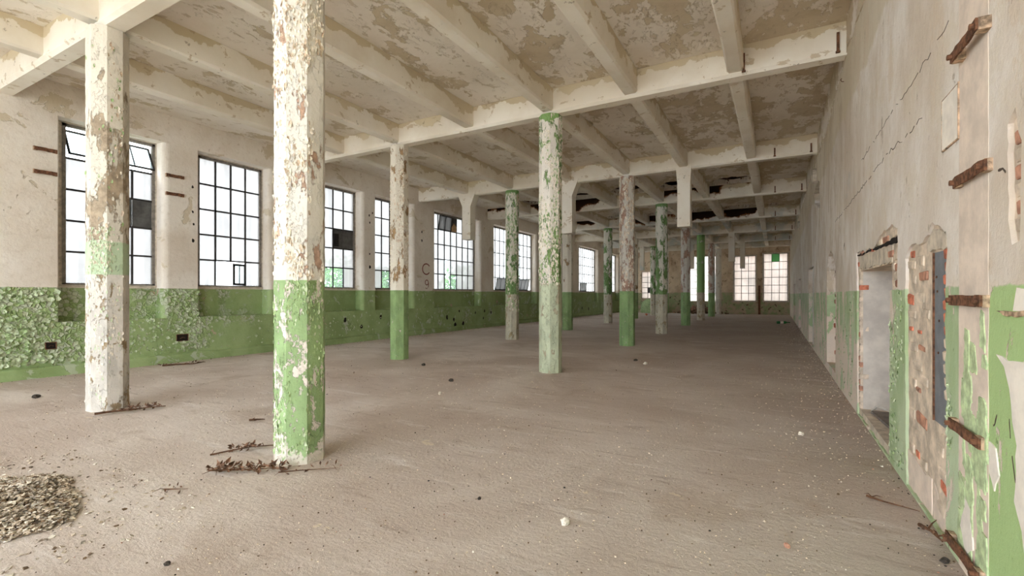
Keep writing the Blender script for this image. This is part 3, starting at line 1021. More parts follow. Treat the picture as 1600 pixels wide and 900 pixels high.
def column(x, y, mat, label, fine=.5, fl=None, seed=0):
    rnd = random.Random(seed)
    r = .22 / math.cos(PI / 8)
    b = MB()
    nz = max(2, int((ZB - .002) / fine))
    sub = 4 if fine < .2 else 1
    ring = []
    for k in range(8):
        a0, a1 = PI / 8 + k * PI / 4, PI / 8 + (k + 1) * PI / 4
        for j in range(sub):
            t = j / sub
            ring.append((r * (math.cos(a0) * (1 - t) + math.cos(a1) * t), r * (math.sin(a0) * (1 - t) + math.sin(a1) * t), j == 0))
    n = len(ring)
    vs = []
    for i in range(nz + 1):
        z = (ZB - .002) * i / nz
        for (px, py, corner) in ring:
            q = 1 - mnoise.noise(Vector((px * 5 + x, py * 5 + y, z * 4))) * .008 - (rnd.uniform(0, .022) if corner and fine < .2 else 0)
            vs.append((px * q, py * q, z))
    b.add(vs, [(i * n + k, i * n + (k + 1) % n, (i + 1) * n + (k + 1) % n, (i + 1) * n + k) for i in range(nz) for k in range(n)])
    c = b.build('column', mat, fix=False)
    c.location = (x, y, 0)
    tag(c, label, 'column', 'octagonal columns', 'thing')
    if fl:
        fm = MB()
        side = .22 * 2 * math.tan(PI / 8)
        for k in (4, 5, 6, 7, 0):                                # the faces towards the camera and the windows
            a = k * PI / 4
            nrm = Vector((math.cos(a), math.sin(a), 0))
            u = Vector((-math.sin(a), math.cos(a), 0))
            o = nrm * .219 - u * side / 2
            for (count, z0, z1, size, lift, mats, fac) in fl:
                if k in fac:
                    flakes(fm, o + Vector((0, 0, z0)), u, (0, 0, 1), nrm, int(count * fac[k]), side, z1 - z0, size, lift, rnd,
                           lambda a_, b_: max(0, min(1, (mnoise.noise(Vector((a_ * 3 + k * 7, (b_ + z0) * 1.6, seed))) + .2) * 2.4)), mats, 2.1)
        f = fm.build('paint_flakes', [FL_WHITE, FL_OCHRE, FL_GREEN, FL_GREENP], c, fix=False)
        f['kind'] = 'stuff'
    return c


allf = {4: .7, 5: .8, 6: 1, 7: 1.3, 0: 1.3}
column(XROW1, ROWS[0], CM['pink_dado'], 'thick white column flaking to pink above a green dado, closest of all', .06,
       [(520, 1.75, 5.2, .019, .014, (0, 0, 0, 1), {4: .5, 5: .6, 6: .5, 7: 1.3, 0: 1.2}), (380, .1, 1.72, .014, .008, (2, 2, 3), {4: .6, 5: 1, 6: 1, 7: 1.2, 0: 1})], 1)
column(XROW2, ROWS[0], CM['pale_worn'], 'worn pale column with a faded green band before the tilted vent window', .06,
       [(160, 1.87, 2.5, .016, .010, (3, 3, 0), {6: .4, 7: 1.4, 0: 1}), (120, 2.5, 5.2, .018, .014, (0, 1, 2), {6: .2, 7: .4, 0: 1.4}), (160, .1, 1.87, .014, .006, (0, 0, 3), {6: .6, 7: 1, 0: 1})], 2)
column(XROW1, ROWS[1], CM['green_peel'], 'white column peeling to green in long flakes, with a pale grey lower part', .1,
       [(420, 1.8, 5.25, .022, .014, (0, 0, 0, 2), allf)], 3)
column(XROW2, ROWS[1], CM['ochre_dado'], 'cream column with brown flaking edges and a flat green dado', .1,
       [(300, 1.75, 5.2, .020, .012, (0, 0, 1), allf)], 4)
column(XROW1, ROWS[2], CM['pink_peel'], 'column with a pink bared top and a clean green dado, beneath the hanger beam', .25,
       [(220, 1.75, 5.2, .030, .014, (0, 1), allf)], 5)
column(XROW2, ROWS[2], CM['green_mottle'], 'slim green and white mottled column with a bare speckled foot, before a wide window', .25,
       [(260, 1.0, 5.2, .030, .014, (0, 2, 3), allf)], 6)
column(XROW1, ROWS[3], CM['green_mottle'], 'green and white mottled column beside the ceiling rot, bare brown below', .5, None, 7)
column(XROW2, ROWS[3], CM['ochre_dado'], 'cream and green column half hidden behind the white one peeling to green', .5, None, 8)
column(XROW1, ROWS[4], CM['pink_peel'], 'grey and pink speckled column with a green dado under a boxed hanger', .5, None, 9)
column(XROW2, ROWS[4], CM['green_mottle'], 'mottled green column with a whitish foot near the far windows of the long wall', .5, None, 10)
column(XROW1, ROWS[5], CM['all_green'], 'column still fully green in its upper half, with a pale bare foot', .5, None, 11)
column(XROW2, ROWS[5], CM['ochre_dado'], 'cream column with a green dado tucked behind the pink topped one', .5, None, 12)
column(XROW1, ROWS[6], CM['pink_peel'], 'speckled pinkish column with a green dado, last but one before the end windows', .5, None, 13)
column(XROW2, ROWS[6], CM['green_mottle'], 'thin white and green column before the low green heap by the end wall', .5, None, 14)
column(XROW1, ROWS[7], CM['bare'], 'plain whitish column standing last before the end windows', .5, None, 15)
column(XROW2, ROWS[7], CM['ochre_dado'], 'thin cream column nearest the end wall, seen between two mottled ones', .5, None, 16)

# ------------------------------------------------------------------ windows
PANE_NEAR[0].build('pane', M_GLASS, wall_left)
WN = [0]


def window(loc, rz, w, z0, z1, cols, rows, label, special=None, outer=True, glass=None, bar=.036, frame=.06, merges=()):
    """steel window in local axes: x along the wall, y outward, z up; every bar and every pane is a part."""
    special = special or {}
    WN[0] += 1
    e = empty('window_%d' % WN[0], loc, rz)
    tag(e, label, 'window', 'steel windows', 'structure')
    h = z1 - z0
    f = MB()
    f.box(0, frame, -.03, .05, z0, z1)
    f.box(w - frame, w, -.03, .05, z0, z1)
    f.box(0, w, -.03, .05, z0, z0 + frame * .8)
    f.box(0, w, -.03, .05, z1 - frame, z1)
    f.build('frame', M_SASH, e)
    if outer:
        f = MB()
        f.box(-.13, 0, -.01, .06, z0, z1 + .02)
        f.box(w, w + .05, -.05, .06, z0, z1 + .02)
        f.box(-.13, w + .05, -.06, .06, z1, z1 + .07)
        f.build('outer_frame', M_FRAME, e)
        f = MB()
        f.box(-.1, w + .05, -.07, .02, z0 - .03, z0 + .01)
        f.build('sill_bar', M_FRAME, e)
    x0, x1, y0, y1 = frame, w - frame, z0 + frame * .8, z1 - frame
    cw, ch = (x1 - x0) / cols, (y1 - y0) / rows
    vb = MB()
    vb.box(-bar / 2, bar / 2, -.02, .02, 0, ch)
    vbm = vb.mesh('glazing_bar', M_STEEL)
    hb = MB()
    hb.box(0, x1 - x0, -.022, .022, -bar / 2, bar / 2)
    hbm = hb.mesh('glazing_bar', M_STEEL)
    pm = MB()
    pm.box(.001, cw - .001, .004, .008, .001, ch - .001)
    pme = {}
    gmap = {'glass': glass or M_GLASS, 'clear': M_CLEAR, 'green': M_GREENGLASS, 'pink': M_PINKGLASS, 'dark': M_PANEL}
    for r in range(1, rows):
        o = link('glazing_bar', hbm, e)
        o.location = (x0, 0, y0 + r * ch)
    for r in range(rows):
        for c in range(1, cols):
            if (r, c) in merges:
                continue
            o = link('glazing_bar', vbm, e)
            o.location = (x0 + c * cw, 0, y0 + r * ch)
    for r in range(rows):
        for c in range(cols):
            k = special.get((r, c), 'glass')
            if k == 'open':
                continue
            if k not in pme:
                pme[k] = pm.mesh('pane', gmap[k])
            o = link('pane', pme[k], e)
            o.location = (x0 + c * cw, 0, y0 + r * ch)
            if k == 'dark':
                o['label'] = 'dark sheet filling a pane'
    return e, (x0, y0, cw, ch)


def sash(parent, hinge, rot, w, h, label, glass=None, cols=1, bar=.035, off=(0, 0)):
    """an opened light: frame with its pane, turned about its hinge."""
    b = MB()
    a, c = off
    b.box(a, a + w, -.015, .015, c, c + bar)
    b.box(a, a + w, -.015, .015, c + h - bar, c + h)
    b.box(a, a + bar, -.015, .015, c, c + h)
    b.box(a + w - bar, a + w, -.015, .015, c, c + h)
    for k in range(1, cols):
        b.box(a + w * k / cols - .01, a + w * k / cols + .01, -.012, .012, c, c + h)
    s = b.build('vent_sash', M_STEEL, parent)
    s['label'] = label
    place(s, hinge, rot)
    g = MB()
    g.box(a + bar, a + w - bar, -.003, .003, c + bar, c + h - bar)
    g.build('pane', glass or M_CLEAR, s)
    return s


def wleft(y0, y1, cols, label, special=None, merges=(), rows=5, z1=5.10, glass=None):
    return window((XG, y0, 0), PI / 2, y1 - y0, SILL + .03, z1, cols, rows, label, special, glass=glass, merges=merges)


# rows count from the bottom
e, (x0, y0, cw, ch) = wleft(3.95, 5.60, 4, 'tall window behind the worn pale column, its top light tilted in',
                            {(4, 0): 'open', (4, 1): 'open', (4, 2): 'open', (4, 3): 'open', (2, 2): 'dark', (2, 3): 'dark'}, [(4, 1), (4, 2), (4, 3), (2, 3)])
sash(e, (x0, 0, y0 + 4 * ch + ch * .55), (R(-28), 0, 0), cw * 4, ch * .96, 'tilted top light', cols=4, off=(0, -ch * .52))
p = MB()
p.box(x0 + 2 * cw, x0 + 2.75 * cw, -.05, -.025, y0 + 2 * ch + .05, y0 + 2.75 * ch)
p.build('flap', M_PANEL, e)['label'] = 'small grey flap on the sheet panel'
e, (x0, y0, cw, ch) = wleft(6.52, 8.22, 4, 'tall window with a little casement swung open in its bottom row', {(0, 1): 'open', (0, 2): 'open'}, [(0, 2)])
sash(e, (x0 + 3 * cw, -.03, y0), (0, 0, R(180 + 18)), cw * 1.15, ch * .9, 'small casement swung inward', cols=2, bar=.06)
e, (x0, y0, cw, ch) = wleft(9.80, 11.61, 4, 'tall window with a dark fan panel in its middle row', {(2, 2): 'dark', (2, 3): 'dark', (0, 1): 'clear', (0, 2): 'clear'}, [(2, 3)])
p = MB()
p.box(x0 + 2.05 * cw, x0 + 2.45 * cw, -.06, -.02, y0 + 2.1 * ch, y0 + 2.75 * ch)
for k in range(5):
    p.box(x0 + 2.2 * cw, x0 + 2.38 * cw, -.075, -.06, y0 + (2.2 + k * .1) * ch, y0 + (2.24 + k * .1) * ch)
p.build('fan_grille', M_BLACK, e)['label'] = 'black slatted fan housing'
e, (x0, y0, cw, ch) = wleft(12.42, 14.2, 4, 'tall window partly hidden by the cream column, one clear bottom pane', {(0, 1): 'clear'})
e, (x0, y0, cw, ch) = wleft(15.72, 18.99, 7, 'wide window of seven panes across, crossed by a boxed hanger',
                            {(4, 3): 'dark', (0, 2): 'clear', (0, 3): 'clear', (1, 2): 'clear', (4, 2): 'glass'})
sash(e, (x0 + cw, -.03, y0 + 4 * ch), (R(6), 0, 0), cw * 2, ch * .97, 'paired top light slightly ajar', M_GLASS, 2)
p = MB()
p.prism(ragged([(x0 + 3.1 * cw, y0 + 4.02 * ch), (x0 + 3.9 * cw, y0 + 4.02 * ch), (x0 + 3.95 * cw, y0 + 4.4 * ch), (x0 + 3.5 * cw, y0 + 4.62 * ch), (x0 + 3.1 * cw, y0 + 4.3 * ch)], .1, .01, 3),
        lambda a, b, d: Vector((a, d, b)), -.03, -.02)
p.build('cardboard_patch', plain('cardboard', (196, 164, 126), .9), e)['label'] = 'torn tan cardboard patch'
e, (x0, y0, cw, ch) = wleft(20.45, 25.08, 10, 'wide window behind the slim mottled column, with a bottom hopper', glass=M_GLASS2)
sash(e, (x0 + cw, -.04, y0), (R(8), 0, 0), cw * 3, ch * .95, 'bottom hopper light', M_GLASS, 3)
sash(e, (x0 + 6 * cw, -.04, y0), (R(10), 0, 0), cw * 3, ch * .95, 'bottom hopper light', M_GLASS, 3)
wleft(26.4, 30.75, 9, 'wide window mostly hidden by the green peeling column', glass=M_GLASS2)
e, (x0, y0, cw, ch) = wleft(32.2, 36.28, 9, 'far wide window of the long wall with dark crossing bars, left of a mottled green column', glass=M_GLASS2)
sash(e, (x0 + 1.5 * cw, -.04, y0), (R(9), 0, 0), cw * 3, ch * .95, 'bottom hopper light', M_GLASS, 3)
wleft(37.75, 41.8, 9, 'last window of the long wall, a bright sliver beside the pink topped column', glass=M_GLASS2)


def wend(i, cols, rows, label, special=None):
    a, b, c, d = ENDWIN[i]
    return window((a - .02, YB + .12, 0), 0, b - a + .04, c - .02, d + .02, cols, rows, label, special, outer=False, glass=M_PINKGLASS, bar=.03, frame=.05)


wend(0, 3, 6, 'end wall window partly covered by two hangers')
wend(1, 3, 6, 'end wall window with one green pane at its top', {(5, 1): 'green', (2, 0): 'glass', (0, 0): 'glass', (0, 1): 'glass', (0, 2): 'glass'})
wend(2, 4, 7, 'end wall window behind the fully green column', {(r, c): 'clear' for r in range(7) for c in range(4)})
e, (x0, y0, cw, ch) = wend(3, 3, 5, 'low end wall window above the green heap', {(1, 1): 'dark', (1, 2): 'dark'})
tr = MB()
for (a, b, c, d) in ENDWIN[:2]:
    tr.box(a - .09, a, YB - .03, YB + .1, c - .09, d + .07)
    tr.box(b, b + .09, YB - .03, YB + .1, c - .09, d + .07)
    tr.box(a, b, YB - .03, YB + .1, c - .09, c)
    tr.box(a, b, YB - .03, YB + .1, d, d + .07)
tr.build('window_surround', M_FRAME, wall_end)['label'] = 'pale raised surrounds of the end windows'

# ------------------------------------------------------------------ fittings on the walls
def clamp_bar(name, c, half, h, d, label, group, seed=0, tilt=0.0):
    """rusty flat bar on two lugs standing off a wall; local x along, y off the wall."""
    e = empty(name, c[0], c[1])
    tag(e, label, 'bracket', group)
    rnd = random.Random(seed)
    b = MB()
    N_ = 8
    vs = []
    for i in range(N_ + 1):
        x = -half + 2 * half * i / N_
        q = rnd.uniform(-.004, .004)
        vs += [(x, d - .012 + q, -h / 2 + q), (x, d + q, -h / 2), (x, d + q, h / 2 + q), (x, d - .012 + q, h / 2)]
    fs = [(i * 4 + j, i * 4 + (j + 1) % 4, (i + 1) * 4 + (j + 1) % 4, (i + 1) * 4 + j) for i in range(N_) for j in range(4)]
    fs += [(3, 2, 1, 0), tuple(N_ * 4 + j for j in range(4))]
    b.add(vs, fs)
    b.build('bar', M_RUST, e)
    for sx in (-1, 1):
        l = MB()
        l.box(sx * half * .86 - .03, sx * half * .86 + .03, -.01, d - .008, -h / 2 * 1.1, h / 2 * 1.1)
        l.build('lug', M_RUSTWHITE, e)
        k = MB()
        k.tube([(sx * half * .86, d - .005, 0), (sx * half * .86, d + .02, 0)], .016, 6)
        k.build('bolt', M_RUST, e)
    e.rotation_euler = (0, tilt, c[1])
    return e


GR = 'rusty clamps on the scraped wall'
for i, (y0_, y1_, z, lab) in enumerate(((3.68, 3.26, 2.98, 'rusty clamp highest on the bare strip, streaked white'), (3.73, 3.24, 2.255, 'rusty clamp on the bare strip above the green dado'),
                                        (3.79, 3.28, 1.565, 'rusty clamp on the bare strip at the top of the green dado'), (3.81, 3.32, .825, 'rusty clamp halfway down the green dado'),
                                        (3.85, 3.34, .12, 'rusty clamp just above the floor by the bare strip'))):
    clamp_bar('wall_clamp', ((XR - .004, (y0_ + y1_) / 2, z), PI / 2), abs(y0_ - y1_) / 2, .058, .034 if i else .055, lab, GR, i)
GL = 'rusty wall brackets between the windows'
for i, (y0_, y1_, z, lab) in enumerate(((3.43, 3.76, 4.39, 'upper rusty bracket left of the tilted vent window'), (3.43, 3.76, 3.95, 'lower rusty bracket left of the tilted vent window'),
                                        (5.66, 6.04, 4.37, 'upper rusty bracket between the first two windows'), (5.66, 6.04, 3.945, 'lower rusty bracket between the first two windows'))):
    clamp_bar('wall_bracket', ((XL + .0, (y0_ + y1_) / 2, z), -PI / 2), abs(y0_ - y1_) / 2, .07, .05, lab, GL, 10 + i)

# recessed outlet boxes in the dado, hole spots on the piers
for (y, z, w, h, lab) in ((3.68, .60, .17, .14, 'square dark outlet box in the peeling green dado'), (6.02, .57, .26, .17, 'wide outlet box in the green dado between two windows')):
    e = empty('outlet_box', (XL, y, z))
    tag(e, lab, 'outlet box', 'outlet boxes in the dado')
    b = MB()
    t = .012
    b.box(-.002, .012, -w / 2, w / 2, h / 2 - t, h / 2)
    b.box(-.002, .012, -w / 2, w / 2, -h / 2, -h / 2 + t)
    b.box(-.002, .012, -w / 2, -w / 2 + t, -h / 2, h / 2)
    b.box(-.002, .012, w / 2 - t, w / 2, -h / 2, h / 2)
    b.build('rim', M_RUST, e)
    b = MB()
    b.box(-.002, .003, -w / 2 + t, w / 2 - t, -h / 2 + t, h / 2 - t)
    b.build('back_plate', M_DARK, e)
    b = MB()
    b.tube([(.004, -w * .2, -.02), (.02, 0, .01), (.012, w * .22, -.01)], .006, 5)
    b.build('wire_end', M_TWIG, e)
hs = MB()
rnd = random.Random(77)
SP = []
for y, z, r in ((8.65, 3.4, .03), (11.95, 4.35, .035), (11.98, 4.1, .03), (12.1, 4.45, .035), (11.97, 3.0, .03), (11.98, 2.55, .05), (14.75, 4.1, .04), (14.75, 3.75, .04), (9.2, 2.9, .03), (6.25, 4.2, .03), (6.25, 3.6, .025),
                (6.27, 3.3, .025), (6.26, 2.9, .04), (8.8, .78, .07), (9.3, .5, .08), (10.9, .75, .07), (11.6, .5, .06), (12.5, .8, .06), (16.4, .62, .08), (16.9, .5, .07), (17.3, .85, .05), (18.6, .75, .05), (19.4, .8, .06), (20.0, .7, .06), (19.3, .45, .05),
                (21.5, .6, .05), (22.5, .5, .05), (17.6, .3, .09), (17.0, .25, .09), (32.6, .6, .09), (34.0, .5, .1), (30.5, .7, .08)):
    K = 9
    o_ = [(y + r * rnd.uniform(.6, 1.1) * math.cos(2 * PI * k / K), z + r * 1.5 * rnd.uniform(.6, 1.1) * math.sin(2 * PI * k / K)) for k in range(K)]
    hs.prism(o_, lambda a, b, d: Vector((XL + d, a, b)), -.01, .002)
hs.build('broken_hole', M_DARK, wall_left)['label'] = 'small dark broken holes in the plaster'
# painted ring and figure on the pier
pc = MB()
ringv, K = [], 22
for k in range(K):
    t = R(35) + 2 * PI * .8 * k / (K - 1)
    for r in (.19, .235):
        ringv.append((XL + .003, 15.02 + r * math.cos(t) * 1.1, 2.62 + r * math.sin(t)))
pc.add(ringv, [(2 * k, 2 * k + 1, 2 * k + 3, 2 * k + 2) for k in range(K - 1)])
ringv = []
for k in range(K):
    t = 2 * PI * k / (K - 1)
    for r in (.08, .115):
        ringv.append((XL + .003, 15.05 + r * math.cos(t), 2.08 + r * math.sin(t)))
pc.add(ringv, [(2 * k, 2 * k + 1, 2 * k + 3, 2 * k + 2) for k in range(K - 1)])
tail = [(15.155, 2.08), (15.15, 1.9), (15.06, 1.82), (14.97, 1.86)]
ringv = []
for (y, z) in tail:
    ringv += [(XL + .003, y - .018, z), (XL + .003, y + .018, z + .012)]
pc.add(ringv, [(2 * k, 2 * k + 1, 2 * k + 3, 2 * k + 2) for k in range(3)])
pc.build('painted_mark', plain('dark_red_paint', (120, 62, 52), .9, 0, .3, 30), wall_left, fix=False)['label'] = 'dark red painted ring and figure on a pier'

# curled paint on the dado of the left wall
fm = MB()
rnd = random.Random(14)


def dl(a, b):
    y, z = 2.3 + a, .2 + b
    k = mnoise.noise(Vector((y * .9, z * 1.2, 3))) + mnoise.noise(Vector((y * 2.6, z * 2.6, 8))) * .6 + .35
    return max(0, min(1, k * 1.6))


def blocked(y, z):
    return z > 1.05 and any(o[0] - .02 < y < o[1] + .15 for o in OPEN)


for (Y0, Y1, cnt, size, lift, amt) in ((2.6, 3.86, 1700, .052, .045, 1.0), (3.86, 6.4, 1300, .038, .03, .8), (6.4, 12, 900, .034, .016, .5), (12, 25, 900, .04, .014, .4)):
    for _ in range(cnt):
        y, z = rnd.uniform(Y0, Y1), rnd.uniform(.24, 1.70)
        if blocked(y, z) or rnd.random() > dl(y - 2.3, z - .2) * amt:
            continue
        if 3.58 < y < 3.8 and .5 < z < .7 or 5.85 < y < 6.2 and .46 < z < .68:
            continue
        flakes(fm, (XL + .001, y, z), (0, 1, 0), (0, 0, 1), (1, 0, 0), 1, .01, .01, size, lift, rnd, None, (0, 1, 1))
f = fm.build('curled_paint', [FL_GREEN, FL_GREENP], wall_left, fix=False)
tag(f, 'green paint curling off the dado in scales', kind='stuff')
# flaking on the right wall's dado
fm = MB()
rnd = random.Random(15)
for _ in range(1100):
    y, z = rnd.choice((rnd.uniform(5.12, 5.7), rnd.uniform(3.78, 3.97), rnd.uniform(7.9, 10.3), rnd.uniform(12.3, 16))), rnd.uniform(.05, 1.62)
    if mnoise.noise(Vector((y * 2.2, z * 1.5, 5))) < -.05:
        continue
    flakes(fm, (XR - .001, y, z), (0, 1, 0), (0, 0, 1), (-1, 0, 0), 1, .01, .01, .022, .010, rnd, None, (0, 1, 1))
f = fm.build('curled_paint', [FL_GREEN, FL_GREENP], wall_right, fix=False)
tag(f, 'pale green paint chips lifting off the dado', kind='stuff')

# white pipe standing in the far doorway of the right wall, sockets near the ceiling, planks in the doorway
b = MB()
b.tube([(XR + .16, 17.7, 0), (XR + .16, 17.7, 2.42)], .10, 12)
b.tube([(XR + .16, 17.7, 1.05), (XR + .16, 17.7, 1.17)], .125, 12)
tag(b.build('wall_pipe', M_PIPE), 'pale vertical pipe with a collar inside the far wall opening', 'pipe')
for y, z, lab in ((15.2, 4.80, 'round dark socket near the ceiling above the high opening'), (25.1, 4.72, 'round dark socket near the ceiling farther down the scraped wall')):
    e = empty('wall_socket', (XR, y, z))
    tag(e, lab, 'socket', 'round sockets near the ceiling')
    b = MB()
    K = 14
    vs = []
    for (r, d) in ((.20, 0), (.19, -.09), (.115, -.10), (.10, -.03)):
        vs += [(d, r * math.cos(2 * PI * k / K) * 1.1, r * math.sin(2 * PI * k / K)) for k in range(K)]
    b.add(vs, [(i * K + k, i * K + (k + 1) % K, (i + 1) * K + (k + 1) % K, (i + 1) * K + k) for i in range(3) for k in range(K)])
    b.build('collar', M_CONC, e)
    b = MB()
    b.tube([(-.02, 0, 0), (-.035, 0, 0)], .105, 14)
    b.build('bore', M_BLACK, e)
b = MB()
b.box(-.09, .09, -.75, .75, 0, .03)
o = place(b.build('plank', plain('grey_board', (122, 114, 108), .9)), (XR + .24, 6.7, .099), (0, 0, R(4)))
tag(o, 'grey board lying in the broken doorway', 'plank')
b = MB()
b.tube([(XR + .12, 7.5, .115), (XR + .14, 7.3, .22), (XR + .2, 6.9, .25), (XR + .3, 6.4, .145)], .012, 6)
tag(b.build('bent_cable', M_PIPE), 'pale bent cable looping over the doorway threshold', 'cable')

# ------------------------------------------------------------------ things on the floor
def rock(name, loc, s, mat, label, cat='rubble', group=None, flat=.7, seed=0):
    rnd = random.Random(seed)
    bm = bmesh.new()
    bmesh.ops.create_icosphere(bm, subdivisions=2, radius=1)
    for v in bm.verts:
        q = 1 + mnoise.noise(v.co * 1.7 + Vector((seed * 3.1, 0, 0))) * .5 + rnd.uniform(-.05, .05)
        v.co = Vector((v.co.x * s * q, v.co.y * s * q * .8, v.co.z * s * q * flat))
    mz = min(v.co.z for v in bm.verts)
    for v in bm.verts:
        v.co.z -= mz + .004
    me = bpy.data.meshes.new(name)
    bm.to_mesh(me)
    bm.free()
    me.materials.append(mat)
    o = link(name, me)
    o.location = loc
    o.rotation_euler = (0, 0, rnd.uniform(0, 6))
    return tag(o, label, cat, group)


G = 'loose lumps on the floor'
rock('plaster_lump', (-1.28, 3.05, 0), .036, M_STONE, 'white plaster lump lying alone on the open floor', group=G, seed=1)
rock('plaster_lump', (-4.67, 6.02, 0), .035, M_STONE, 'pale plaster lump in front of the dark clinker lump', group=G, seed=2)
rock('clinker_lump', (-5.21, 7.05, 0), .045, M_STONED, 'dark clinker lump on the floor left of the green peeling column', group=G, seed=3)
rock('clinker_lump', (-3.14, 1.45, 0), .018, M_STONED, 'small dark clinker lump near the lower edge of the picture', group=G, seed=4)
rock('clinker_lump', (-2.02, 3.1, 0), .017, M_STONED, 'small dark lump left of the white plaster lump', group=G, seed=6)
rock('clinker_lump', (-1.02, 2.33, 0), .02, M_STONED, 'dark lump on the floor below the white plaster lump', group=G, seed=7)
rock('clinker_lump', (-9.96, 2.80, 0), .05, M_STONED, 'dark mossy lump on the floor before the peeling dado', group=G, seed=8)
rock('plaster_lump', (-11.2, 34.5, 0), .2, M_STONE, 'white block on the floor by the far long wall', group=G, seed=9)
rock('brick_piece', (-8.55, 36.19, 0), .10, M_BRICK, 'orange brick piece on the far floor before the green heap', 'brick', seed=10)
rock('brick_piece', (.06, 3.46, 0), .022, M_BRICKD, 'small brick crumb on the floor near the scraped wall', 'brick', seed=11)
rock('clinker_lump', (.88, 3.72, 0), .025, M_STONED, 'dark lump at the foot of the pale green pier', group=G, seed=12)
rock('plaster_lump', (.25, 6.3, 0), .035, M_STONE, 'white plaster lump near the broken doorway', group=G, seed=13)
rock('plaster_lump', (-2.6, 10.9, 0), .05, M_STONE, 'white plaster lump beyond the green peeling column', group=G, seed=14)
rock('clinker_lump', (-2.95, 11.4, 0), .06, M_STONED, 'dark flat lump before the column with the pink top', group=G, flat=.4, seed=15)
rock('clinker_lump', (-6.9, 8.3, 0), .045, M_STONED, 'dark lump on the floor right of the cream column', group=G, seed=16)

# green bottle far down the hall
e = empty('bottle', (.32, 29.6, .075))
tag(e, 'green glass bottle lying far down the hall near the scraped wall', 'bottle')
e.rotation_euler = (0, 0, R(20))
b = MB()
pr = [(0, .03), (.01, .07), (.42, .07), (.52, .03), (.66, .028)]
b.tube([(x - .3, 0, 0) for x, r in pr], [r for x, r in pr], 12)
b.build('body', M_BOTTLE, e)
b = MB()
b.tube([(-.14, 0, 0), (.02, 0, 0)], .072, 12)
b.build('label_band', M_STONE, e)['label'] = 'white paper band'

# dead branches with leaves
leaf = MB()
leaf.add([(0, 0, 0), (.022, .012, .006), (.05, 0, .012), (.022, -.012, .004), (.03, 0, -.003)], [(0, 4, 1), (1, 4, 2), (2, 4, 3), (3, 4, 0)])
leaf_me = leaf.mesh('leaf', M_LEAF)


def branch(name, pts, r, label, nleaf, seed, side=5, where=(0, 1), lsc=1.0):
    rnd = random.Random(seed)
    e = empty(name, (pts[0][0], pts[0][1], 0))
    tag(e, label, 'branch', 'dead branches on the floor')
    o = Vector((pts[0][0], pts[0][1], 0))
    P = [Vector(p) - o for p in pts]
    b = MB()
    n = len(P)
    b.tube(P, [r * (1 - .7 * i / (n - 1)) for i in range(n)], 6)
    for k in range(side):
        i = rnd.randrange(0, n - 1)
        p = P[i].lerp(P[i + 1], rnd.random())
        a = rnd.uniform(0, 2 * PI)
        L = rnd.uniform(.05, .16)
        b.tube([p, p + Vector((math.cos(a) * L * .5, math.sin(a) * L * .5, .02)), p + Vector((math.cos(a) * L, math.sin(a) * L, .004 + rnd.uniform(0, .02)))], [r * .45, r * .35, r * .15], 5)
    b.build('stem', M_TWIG, e)
    for k in range(nleaf):
        t = where[0] + (where[1] - where[0]) * rnd.random()
        f = t * (n - 1)
        i = min(int(f), n - 2)
        p = P[i].lerp(P[i + 1], f - i)
        q = link('leaf', leaf_me, e)
        q.location = p + Vector((rnd.uniform(-.05, .05), rnd.uniform(-.05, .05), rnd.uniform(.004, .035)))
        s = rnd.uniform(.5, 1.3) * lsc
        q.scale = (s, s, s)
        q.rotation_euler = (rnd.uniform(-1.2, 1.2), rnd.uniform(-.9, .9), rnd.uniform(0, 6.3))
    return e


branch('dead_branch', [(-4.42, 2.37, .03), (-4.28, 2.46, .03), (-4.12, 2.58, .025), (-3.98, 2.68, .03), (-3.85, 2.74, .02)], .010, 'leafy dead branch at the foot of the closest white column', 95, 1, 10, (0, 1), 1.35)
branch('dead_branch', [(-3.86, 2.66, .02), (-3.74, 2.78, .02), (-3.62, 2.9, .015), (-3.5, 3.02, .01)], .006, 'short twig right of the foot of the closest white column', 12, 6, 3)
branch('dead_branch', [(-4.88, 2.63, .015), (-4.82, 2.8, .02), (-4.72, 2.95, .03), (-4.6, 3.12, .02), (-4.42, 3.4, .015), (-4.3, 3.5, .01)], .008, 'thin twig with few leaves lying behind the leafy branch', 30, 2, 5, (.2, .5), 1.3)
branch('dead_branch', [(-7.82, 2.76, .03), (-7.76, 2.92, .035), (-7.66, 3.1, .03), (-7.62, 3.28, .03), (-7.58, 3.48, .015)], .016, 'reddish branch with leaves at the foot of the worn pale column', 48, 3, 5, (.3, .95), 1.4)
branch('dead_branch', [(-4.35, 1.99, .012), (-4.28, 2.03, .014), (-4.2, 2.09, .01)], .007, 'short dark twig on the floor between gravel heap and column', 6, 4, 2)
branch('dead_branch', [(-5.80, 3.60, .015), (-5.73, 3.66, .02), (-5.68, 3.73, .012)], .014, 'dark bark scrap on the floor between the two closest columns', 3, 5, 2)
branch('dead_branch', [(-11.9, 5.4, .02), (-11.75, 5.6, .03), (-11.6, 5.9, .02), (-11.7, 6.2, .02)], .02, 'dark stick lying along the foot of the window wall', 16, 7, 4, (0, 1), 1.6)
branch('dead_branch', [(.62, 4.60, .02), (.72, 4.55, .015), (.92, 4.48, .012)], .010, 'dark splinter on the floor before the broken niche', 0, 8, 2)
branch('dead_branch', [(.86, 4.2, .02), (.9, 4.1, .03), (.93, 3.98, .02)], .014, 'brown splinters at the foot of the broken niche', 4, 9, 3)


